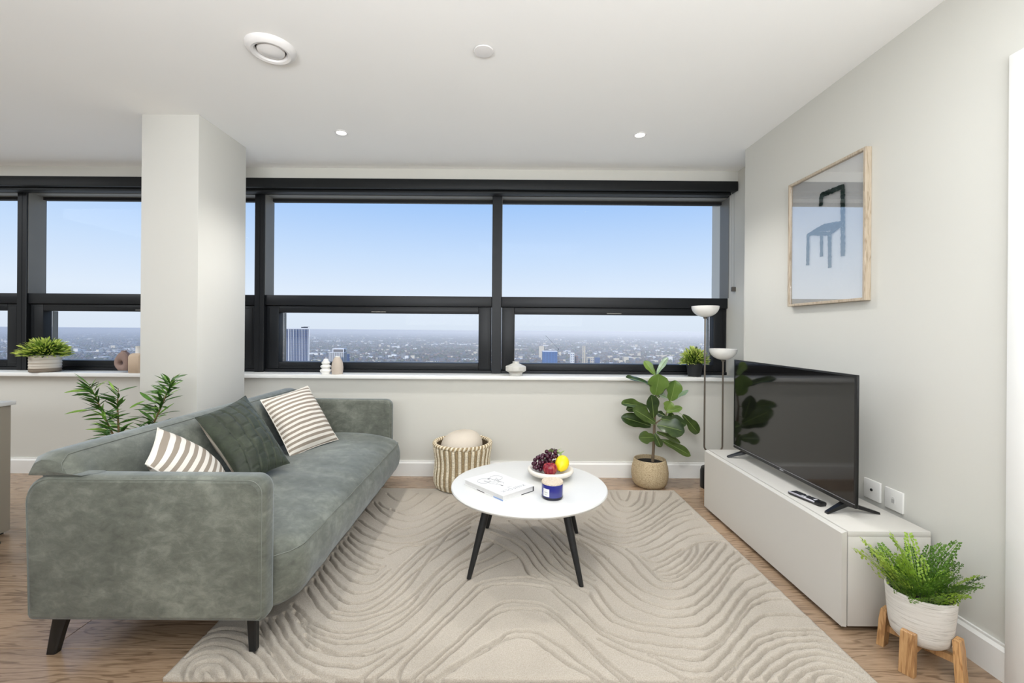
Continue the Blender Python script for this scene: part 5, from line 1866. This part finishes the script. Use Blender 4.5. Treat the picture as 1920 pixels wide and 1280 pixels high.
for vi in range(6):
    rg6 = random.Random(vi + 60)
    mb = MB()
    bend = rg6.uniform(.15, .6)
    sway = rg6.uniform(-.18, .18)
    NP = 13

    def rach(t_):
        return Vector((t_ - .12 * bend * t_ * t_, sway * t_ * t_, .42 * bend * t_ - bend * .62 * t_ * t_))
    mb.tube([rach(t_) for t_ in (0, .2, .4, .6, .8, 1)], [.009, .008, .007, .005, .004, .002], 5)
    for k in range(NP):
        t_ = .22 + .78 * k / (NP - 1)
        p = rach(t_)
        tan = (rach(min(t_ + .02, 1)) - rach(t_ - .02)).normalized()
        ln = .21 * (1 - .82 * ((t_ - .22) / .78) ** 1.3) * rg6.uniform(.8, 1.15) + .02
        for sg in (-1, 1):
            lat = Vector((0, sg, 0))
            dr = (lat * .85 + tan * .55 + Vector((0, 0, rg6.uniform(-.15, .35)))).normalized()
            ns = max(2, int(ln / .055))
            for q in range(ns):
                c_ = p + dr * ln * (q + .6) / ns
                s1 = .038 * (1 - .3 * q / ns) * rg6.uniform(.85, 1.2)
                for s2 in (-1, 1):
                    e1 = (dr * .5 + tan * .75 * s2 + Vector((0, 0, rg6.uniform(-.5, .5)))).normalized()
                    e2 = e1.cross(Vector((0, .3, 1))).normalized()
                    mb.add([c_, c_ + e1 * s1 * .6 + e2 * s1 * .55, c_ + e1 * s1 * 1.25 + e2 * s1 * .25, c_ + e1 * s1 * 1.25 - e2 * s1 * .25, c_ + e1 * s1 * .6 - e2 * s1 * .55], [(0, 1, 2, 3, 4)])
    fm.append([mb.mesh('frond', M['fern_a'], (0, 0, 0), 0), mb.mesh('frond', M['fern_b'], (0, 0, 0), 0)])
rg7 = random.Random(77)
for k in range(46):
    if k < 30:
        th = 2 * PI * k / 30 + rg7.uniform(-.2, .2)
        rad_, elv, L = rg7.uniform(.02, .065), rg7.uniform(.9, 2.0), rg7.uniform(.085, .145)
    else:
        th = rg7.uniform(0, 2 * PI)
        rad_, elv, L = rg7.uniform(0, .045), rg7.uniform(1.6, 3.2), rg7.uniform(.11, .155)
    base = Vector((PXc + rad_ * math.cos(th), PYc + rad_ * math.sin(th), .22))
    L += .028
    d = Vector((math.cos(th), math.sin(th), elv)).normalized()
    reach = PXc + (rad_ + L * 1.0 * math.hypot(d.x, d.y)) * math.cos(th)
    if reach > XW - .04 or PYc + (rad_ + L * math.hypot(d.x, d.y)) * math.sin(th) > 1.672:
        continue
    y_ = Vector((0, 0, 1)).cross(d).normalized()
    z_ = d.cross(y_).normalized()
    R_ = Matrix((d, y_, z_)).transposed().to_4x4()
    light = k in (2, 7, 11, 16, 22) or (k >= 30 and k % 3 == 0)
    o = bpy.data.objects.new('frond', rg7.choice(fm)[1 if light else 0])
    C.objects.link(o)
    o.parent = fern
    o.matrix_local = Matrix.Translation(base - fern.location) @ R_ @ Matrix.Rotation(rg7.uniform(-.5, .5), 4, 'X') @ Matrix.Diagonal((L, L, L, 1))
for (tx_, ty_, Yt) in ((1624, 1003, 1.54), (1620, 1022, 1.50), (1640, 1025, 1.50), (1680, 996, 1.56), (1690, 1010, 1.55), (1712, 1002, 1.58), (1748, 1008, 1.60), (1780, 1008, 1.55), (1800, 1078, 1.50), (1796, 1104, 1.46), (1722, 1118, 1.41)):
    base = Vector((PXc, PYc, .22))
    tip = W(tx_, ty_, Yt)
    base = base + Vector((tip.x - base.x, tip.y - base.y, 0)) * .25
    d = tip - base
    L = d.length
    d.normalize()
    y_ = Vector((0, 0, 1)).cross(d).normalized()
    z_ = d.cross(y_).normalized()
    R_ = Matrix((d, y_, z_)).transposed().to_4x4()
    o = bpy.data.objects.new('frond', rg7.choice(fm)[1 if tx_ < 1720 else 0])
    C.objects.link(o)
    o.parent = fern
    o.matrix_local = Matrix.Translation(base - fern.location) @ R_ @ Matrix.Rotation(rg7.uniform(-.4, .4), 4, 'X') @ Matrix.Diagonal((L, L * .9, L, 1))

# ================================================================== DINING TABLE AND CHAIR AT THE LEFT EDGE
M['taupe'] = plain('taupe_lacquer', (150, 142, 128), 0.55)
dt = thing('dining_table', 'white topped dining table with tapered taupe legs at the left edge', 'table', (-3.2, 1.75, 0))
part('table_top', MB().rbox(-3.70, -2.722, 1.02, 2.472, .7055, .727, .003, 2), M['tabletop'], dt)
part('apron', MB().box(-3.62, -2.80, 1.10, 2.39, .640, .705), M['taupe'], dt, 0)
for sx, sy in ((1, -1), (-1, -1), (1, 1), (-1, 1)):
    ex = -2.738 if sx > 0 else -3.684
    ey = 1.036 if sy < 0 else 2.458
    rings = []
    for z, w in ((.012, .050), (.705, .082)):
        x0_, x1_ = (ex - w, ex) if sx > 0 else (ex, ex + w)
        y0_, y1_ = (ey, ey + w) if sy < 0 else (ey - w, ey)
        rings.append([(x0_, y0_, z), (x1_, y0_, z), (x1_, y1_, z), (x0_, y1_, z)])
    lg = part('leg', MB().loft(rings), M['taupe'], dt, 30)
    part('foot_glide', MB().lathe([(0, .0005), (.012, .0005), (.013, .0118), (0, .0118)], ex - sx * .025, ey - sy * .025, 14), M['blackmetal'], lg)
ch = thing('stool', 'black stool with slanted legs beside the dining table at the left edge', 'stool', (-2.87, 2.02, 0))
part('seat', MB().rbox(-3.06, -2.68, 1.83, 2.21, .43, .465, .015, 3), M['blackmetal'], ch)
for sx in (-1, 1):
    for sy in (-1, 1):
        part('leg', MB().tube([(-2.87 + sx * .16, 2.02 + sy * .15, .43), (-2.87 + sx * .226, 2.02 + sy * .30, .0008)], [.015, .010], 10), M['blackmetal'], ch)
# ================================================================== THE TOWN OUTSIDE
GZ = -105.0
m, n, b = newmat('hazy_town_ground')
tc = n.nodes.new('ShaderNodeTexCoord')
f1 = noise_node(n, tc.outputs['Object'], 0.0016, 6, 0.65)
f2 = noise_node(n, tc.outputs['Object'], 0.02, 5, 0.7)
mm = n.nodes.new('ShaderNodeMath')
mm.operation = 'MULTIPLY_ADD'
mm.inputs[1].default_value = 0.5
n.links.new(f1, mm.inputs[0])
m5 = n.nodes.new('ShaderNodeMath')
m5.operation = 'MULTIPLY'
m5.inputs[1].default_value = 0.5
n.links.new(f2, m5.inputs[0])
n.links.new(m5.outputs[0], mm.inputs[2])
n.links.new(ramp(n, mm.outputs[0], [(0.32, (66, 70, 70)), (0.46, (96, 94, 88)), (0.56, (88, 98, 80)), (0.68, (128, 122, 110))]), b.inputs['Base Color'])
b.inputs['Roughness'].default_value = 1.0
b.inputs['Specular IOR Level'].default_value = 0.0
mb = MB()
N = 24
ring_r = [400, 1200, 3000, 8000, 22000, 45000]
vs, fs = [], []
for r in ring_r:
    for k in range(N + 1):
        a = PI * .06 + PI * .88 * k / N
        vs.append((r * math.cos(a), r * math.sin(a), GZ - (0 if r < 30000 else 60)))
for i in range(len(ring_r) - 1):
    for k in range(N):
        q = i * (N + 1) + k
        fs.append((q, q + 1, q + N + 2, q + N + 1))
mb.add(vs, fs)
g = struct('town_ground', mb, m, 0)

rg8 = random.Random(99)
tw_mats = [plain('town_white', (226, 226, 224), 0.8), plain('town_brick', (138, 114, 102), 0.9), plain('town_grey', (128, 130, 134), 0.85), plain('town_slate', (86, 92, 102), 0.85), plain('town_cream', (206, 196, 176), 0.85)]
mb = MB()
for i in range(15000):
    d = 1250 * math.exp(rg8.random() ** 0.9 * 2.35)
    xx = rg8.uniform(-1.30, .60) * d
    cl = noise.noise(Vector((xx * .0016, d * .0012, 1.7)))
    if cl < -.12 and rg8.random() < .8:
        continue
    k = rg8.random()
    if k < .10 + .10 * max(cl, 0):
        w, l, h, mt_ = rg8.uniform(14, 60), rg8.uniform(15, 40), rg8.uniform(4, 8), rg8.choice((0, 0, 2, 4))
    elif k < .125:
        w, l, h, mt_ = rg8.uniform(10, 20), rg8.uniform(12, 20), rg8.uniform(10, 20), rg8.choice((2, 4, 0))
    else:
        w, l, h, mt_ = rg8.uniform(6, 14), rg8.uniform(7, 12), rg8.uniform(4.5, 7), rg8.choice((1, 1, 3, 3, 2, 4))
    x0_, x1_, y0_, y1_, z1_ = xx - w / 2, xx + w / 2, d - l / 2, d + l / 2, GZ + h
    if mt_ in (1, 3) and k >= .13:       # pitched roof
        mb.add([(x0_, y0_, GZ), (x1_, y0_, GZ), (x1_, y1_, GZ), (x0_, y1_, GZ), (x0_, y0_, z1_), (x1_, y0_, z1_), (x1_, y1_, z1_), (x0_, y1_, z1_), (x0_, d, z1_ + 3), (x1_, d, z1_ + 3)],
               [(0, 1, 5, 4), (1, 2, 6, 9, 5), (3, 0, 4, 8, 7)], mt_)
        mb.add([(x0_, y0_, z1_), (x1_, y0_, z1_), (x1_, d, z1_ + 3), (x0_, d, z1_ + 3)], [(0, 1, 2, 3)], 3)
    else:
        mb.add([(x0_, y0_, GZ), (x1_, y0_, GZ), (x1_, y1_, GZ), (x0_, y1_, GZ), (x0_, y0_, z1_), (x1_, y0_, z1_), (x1_, y1_, z1_), (x0_, y1_, z1_)],
               [(0, 1, 5, 4), (1, 2, 6, 5), (3, 0, 4, 7), (4, 5, 6, 7)], mt_)
o = solo('town_houses', mb, tw_mats, 'countless tiny houses and sheds spread over the plain outside', 'houses', (0, 2000, GZ), smooth=0)
o['kind'] = 'stuff'
mb = MB()
for i in range(12000):
    d = 1200 * math.exp(rg8.random() * 2.0)
    xx = rg8.uniform(-1.30, .60) * d
    r = rg8.uniform(4, 10) * (1 + d / 9000)
    h = rg8.uniform(6, 13)
    rings = []
    vs = [(xx + r * kx_ * rg8.uniform(.8, 1.2), d + r * ky_ * rg8.uniform(.8, 1.2), GZ + h * .35) for kx_, ky_ in ((1, 0), (.31, .95), (-.81, .59), (-.81, -.59), (.31, -.95))]
    vs += [(xx, d, GZ + h), (xx, d, GZ)]
    mb.add(vs, [(0, 1, 5), (1, 2, 5), (2, 3, 5), (3, 4, 5), (4, 0, 5), (1, 0, 6), (2, 1, 6), (3, 2, 6), (4, 3, 6), (0, 4, 6)], rg8.choice((0, 0, 1)))
o = solo('town_trees', mb, [plain('bare_tree', (98, 88, 78), 1.0), plain('winter_tree', (84, 92, 70), 1.0)], 'countless bare winter trees between the houses outside', 'trees', (0, 2000, GZ), smooth=0)
o['kind'] = 'stuff'
# pale meadow on the left
mb = MB()
mp = []
for (px, py) in ((118, 672), (150, 664), (185, 656), (215, 651), (245, 650), (275, 652), (270, 656), (230, 658), (195, 662), (165, 669), (140, 677), (118, 680)):
    p = W(px, py, 10)
    s_ = (GZ + 1.5 - EYE) / (p.z - EYE)
    mp.append((p.x * s_, p.y * s_, GZ + 1.5))
lowp = [(x_, y_, GZ - 1) for x_, y_, z_ in mp]
mb.loft([lowp, mp])
struct('town_meadow', mb, plain('pale_meadow', (184, 170, 140), 1.0, var=.15, vscale=.01), 0)
# low ridge on the skyline
mb = MB()
rings = []
for k in range(60):
    xx = -30000 + 50000 * k / 59
    h = 62 + 24 * max(0, noise.noise(Vector((xx * .00012, 3.3, 0)))) + (4 if xx < -12000 else 0)
    rings.append([(xx, 20500, GZ), (xx, 21500, GZ + h), (xx, 23000, GZ)])
mb.loft(rings)
struct('skyline_ridge', mb, plain('far_ridge', (92, 100, 96), 1.0), 60)

M['towerglass'] = plain('blue_tower_glass', (72, 96, 140), 0.25, var=0.15, vscale=.05)
M['towerfin'] = plain('white_tower_fin', (226, 228, 232), 0.6)
M['towerblue'] = plain('blue_cladding', (62, 104, 160), 0.5, var=.1, vscale=.1)
M['steel'] = plain('dark_crane_steel', (58, 62, 70), 0.6)


def at(px, py, Y):
    return W(px, py, Y)


# the tall striped tower
Y = 800.0
b_ = at(579.5, 616, Y)
a = b_ - Vector((38, 0, 0))
t = thing('office_tower', 'tall blue glass office tower with white vertical fins outside the left main window', 'building', (b_.x, Y, GZ))
t.rotation_euler.z = math.radians(24)
zt = b_.z
part('glass_body', MB().box(a.x, b_.x, Y, Y + 26, GZ, zt - 1.0), M['towerglass'], t, 0)
nf = 15
for k in range(nf + 1):
    x_ = a.x + (b_.x - a.x) * k / nf
    w = .34 if k not in (2, nf) else .8
    part('fin', MB().box(x_ - w, x_ + w, Y - 1.2, Y - .05, GZ, zt - 1.2), M['towerfin'], t, 0)
part('roof_slab', MB().box(a.x - 1, b_.x + 1, Y - 1.4, Y + 27, zt - .95, zt + 1.0), M['towerfin'], t, 0)
part('roof_plant', MB().box(b_.x - 13, b_.x - 2, Y + 5, Y + 15, zt + 1.05, zt + 3.2).box(b_.x - 9, b_.x + 1, Y + 6, Y + 7, zt + 3.2, zt + 3.6), M['steel'], t, 0)
for k in range(1, 12):
    zz = zt - 1.2 - k * 4.2
    part('floor_band', MB().box(a.x + .4, b_.x - .4, Y - .045, Y + .0, zz - .25, zz + .25), M['steel'], t, 0)
# white framed block
Y = 900.0
a, b_ = at(617.5, 661, Y), at(644, 661, Y)
t = thing('white_block', 'white framed apartment block behind the putty bud vase outside', 'building', ((a.x + b_.x) / 2, Y + 10, GZ))
part('wall', MB().box(a.x, b_.x, Y, Y + 20, GZ, a.z), plain('dull_facade', (150, 150, 152), 0.8), t, 0)
for k in range(9):
    x_ = a.x + (b_.x - a.x) * k / 8
    part('pier', MB().box(x_ - .45, x_ + .45, Y - .8, Y - .02, GZ, a.z), M['towerfin'], t, 0)
part('parapet', MB().box(a.x - .5, b_.x + .5, Y - 1, Y + 20, a.z + .02, a.z + 1.0), M['towerfin'], t, 0)
c_, d_ = at(624, 653, Y), at(643.5, 653, Y)
part('penthouse', MB().box(c_.x, d_.x, Y + 2, Y + 14, a.z + 1.02, c_.z - 2), plain('penthouse_grey', (112, 108, 108), 0.8), t, 0)  # penthouse body in a darker grey than the walls below
part('roof', MB().box(c_.x - 1, d_.x + 1, Y + 1, Y + 15, c_.z - 1.95, c_.z).box(c_.x - 1, c_.x + .6, Y + 1, Y + 1.9, a.z + 1.02, c_.z - 1.95).box(d_.x - .6, d_.x + 1, Y + 1, Y + 1.9, a.z + 1.02, c_.z - 1.95), M['towerfin'], t, 0)


def block(px0, px1, py, Y, dep, mat, name, label, bands=0, bmat=None, group=None):
    a, b_ = at(px0, py, Y), at(px1, py, Y)
    t = thing(name, label, 'building', ((a.x + b_.x) / 2, Y + dep / 2, GZ), group)
    part('wall', MB().box(a.x, b_.x, Y, Y + dep, GZ, a.z), mat, t, 0)
    part('roof', MB().box(a.x - .4, b_.x + .4, Y - .4, Y + dep + .4, a.z + .01, a.z + 1.0), bmat or mat, t, 0)
    for k in range(bands):
        x_ = a.x + (b_.x - a.x) * (k + .5) / bands
        w = (b_.x - a.x) / bands * .28
        zz = a.z - 3
        while zz > GZ + 25 and zz > a.z - 40:
            part('window', MB().box(x_ - w, x_ + w, Y - .25, Y - .01, zz - 1.2, zz + .8), M['towerglass'], t, 0)
            zz -= 4.4
    return t


block(644.5, 651, 665, 950, 15, M['towerblue'], 'blue_block', 'small dark blue block right of the white framed apartment block')
block(1018, 1045, 659, 1000, 25, M['towerblue'], 'blue_tower', 'blue clad tower under construction outside the right main window', 5, M['towerfin'])
block(1011, 1020, 649, 1600, 20, tw_mats[4], 'slab_block', 'pale narrow slab block behind the blue clad tower')
block(1070, 1077, 662, 1100, 14, tw_mats[0], 'brick_tower', 'white topped block with red cladding beside the pale twin towers', 2)
block(1078, 1084, 668, 1120, 14, tw_mats[1], 'brick_block', 'low red brick block right of the white topped block', 2)
block(1092.5, 1094, 649, 1100, 3, tw_mats[4], 'core_tower', 'left of the two thin pale concrete cores', 0)
block(1095.5, 1097.5, 650, 1105, 3, tw_mats[4], 'core_tower', 'right of the two thin pale concrete cores', 0)
block(1101, 1114, 670, 1150, 18, tw_mats[4], 'tan_block', 'tan block right of the thin concrete cores', 4)
block(1116, 1125, 671, 1180, 16, M['towerglass'], 'glass_block', 'low blue glass block right of the tan block', 3)


def crane(px, ptop, pj0, pj1, Y, mat, label):
    base = at(px, ptop, Y)
    t = thing('tower_crane', label, 'crane', (base.x, Y, GZ))
    w = .7
    mb = MB()
    for sx in (-w, w):
        for sy in (-w, w):
            mb.box(base.x + sx - .2, base.x + sx + .2, Y + sy - .2, Y + sy + .2, GZ, base.z)
    z = GZ + 60
    while z < base.z - 2:
        mb.tube([(base.x - w, Y - w, z), (base.x + w, Y - w, z + 2)], .15, 4)
        mb.tube([(base.x + w, Y - w, z), (base.x + w, Y + w, z + 2)], .15, 4)
        z += 2
    part('mast', mb, mat, t, 0)
    j0, j1 = at(pj0[0], pj0[1], Y), at(pj1[0], pj1[1], Y)
    mb = MB()
    mb.tube([j0, j1], .28, 4)
    j2 = j0 + Vector((0, 1.2, 0))
    mb.tube([j2, j1], .28, 4)
    k = 14
    for i in range(k):
        mb.tube([j0.lerp(j1, i / k), j2.lerp(j1, (i + 1) / k)], .12, 4)
    part('jib', mb, mat, t, 0)
    part('cab', MB().rbox(base.x - 1.2, base.x + 1.6, Y - 1.5, Y + 1.5, base.z + .02, base.z + 2.6, .2, 1), mat, t, 0)
    return t


crane(1046.5, 655, (1047, 654), (1023, 629), 1050, M['steel'], 'dark crane with a raised jib beside the blue clad tower')
crane(1128.5, 668, (1129, 667), (1132, 639), 1250, tw_mats[2], 'pale grey crane with an upright jib right of the glass block')

# haze lying over the town
hz = bpy.data.materials.new('town_haze')
hz.use_nodes = True
n = hz.node_tree
n.nodes.clear()
out = n.nodes.new('ShaderNodeOutputMaterial')
vs_ = n.nodes.new('ShaderNodeVolumeScatter')
vs_.inputs['Color'].default_value = (0.93, 0.965, 1.0, 1)
vs_.inputs['Density'].default_value = 0.00026
vs_.inputs['Anisotropy'].default_value = -0.35
n.links.new(vs_.outputs[0], out.inputs['Volume'])
o = struct('town_haze', MB().box(-42000, 42000, 420, 46000, GZ - 90, GZ + 92), hz, 0)
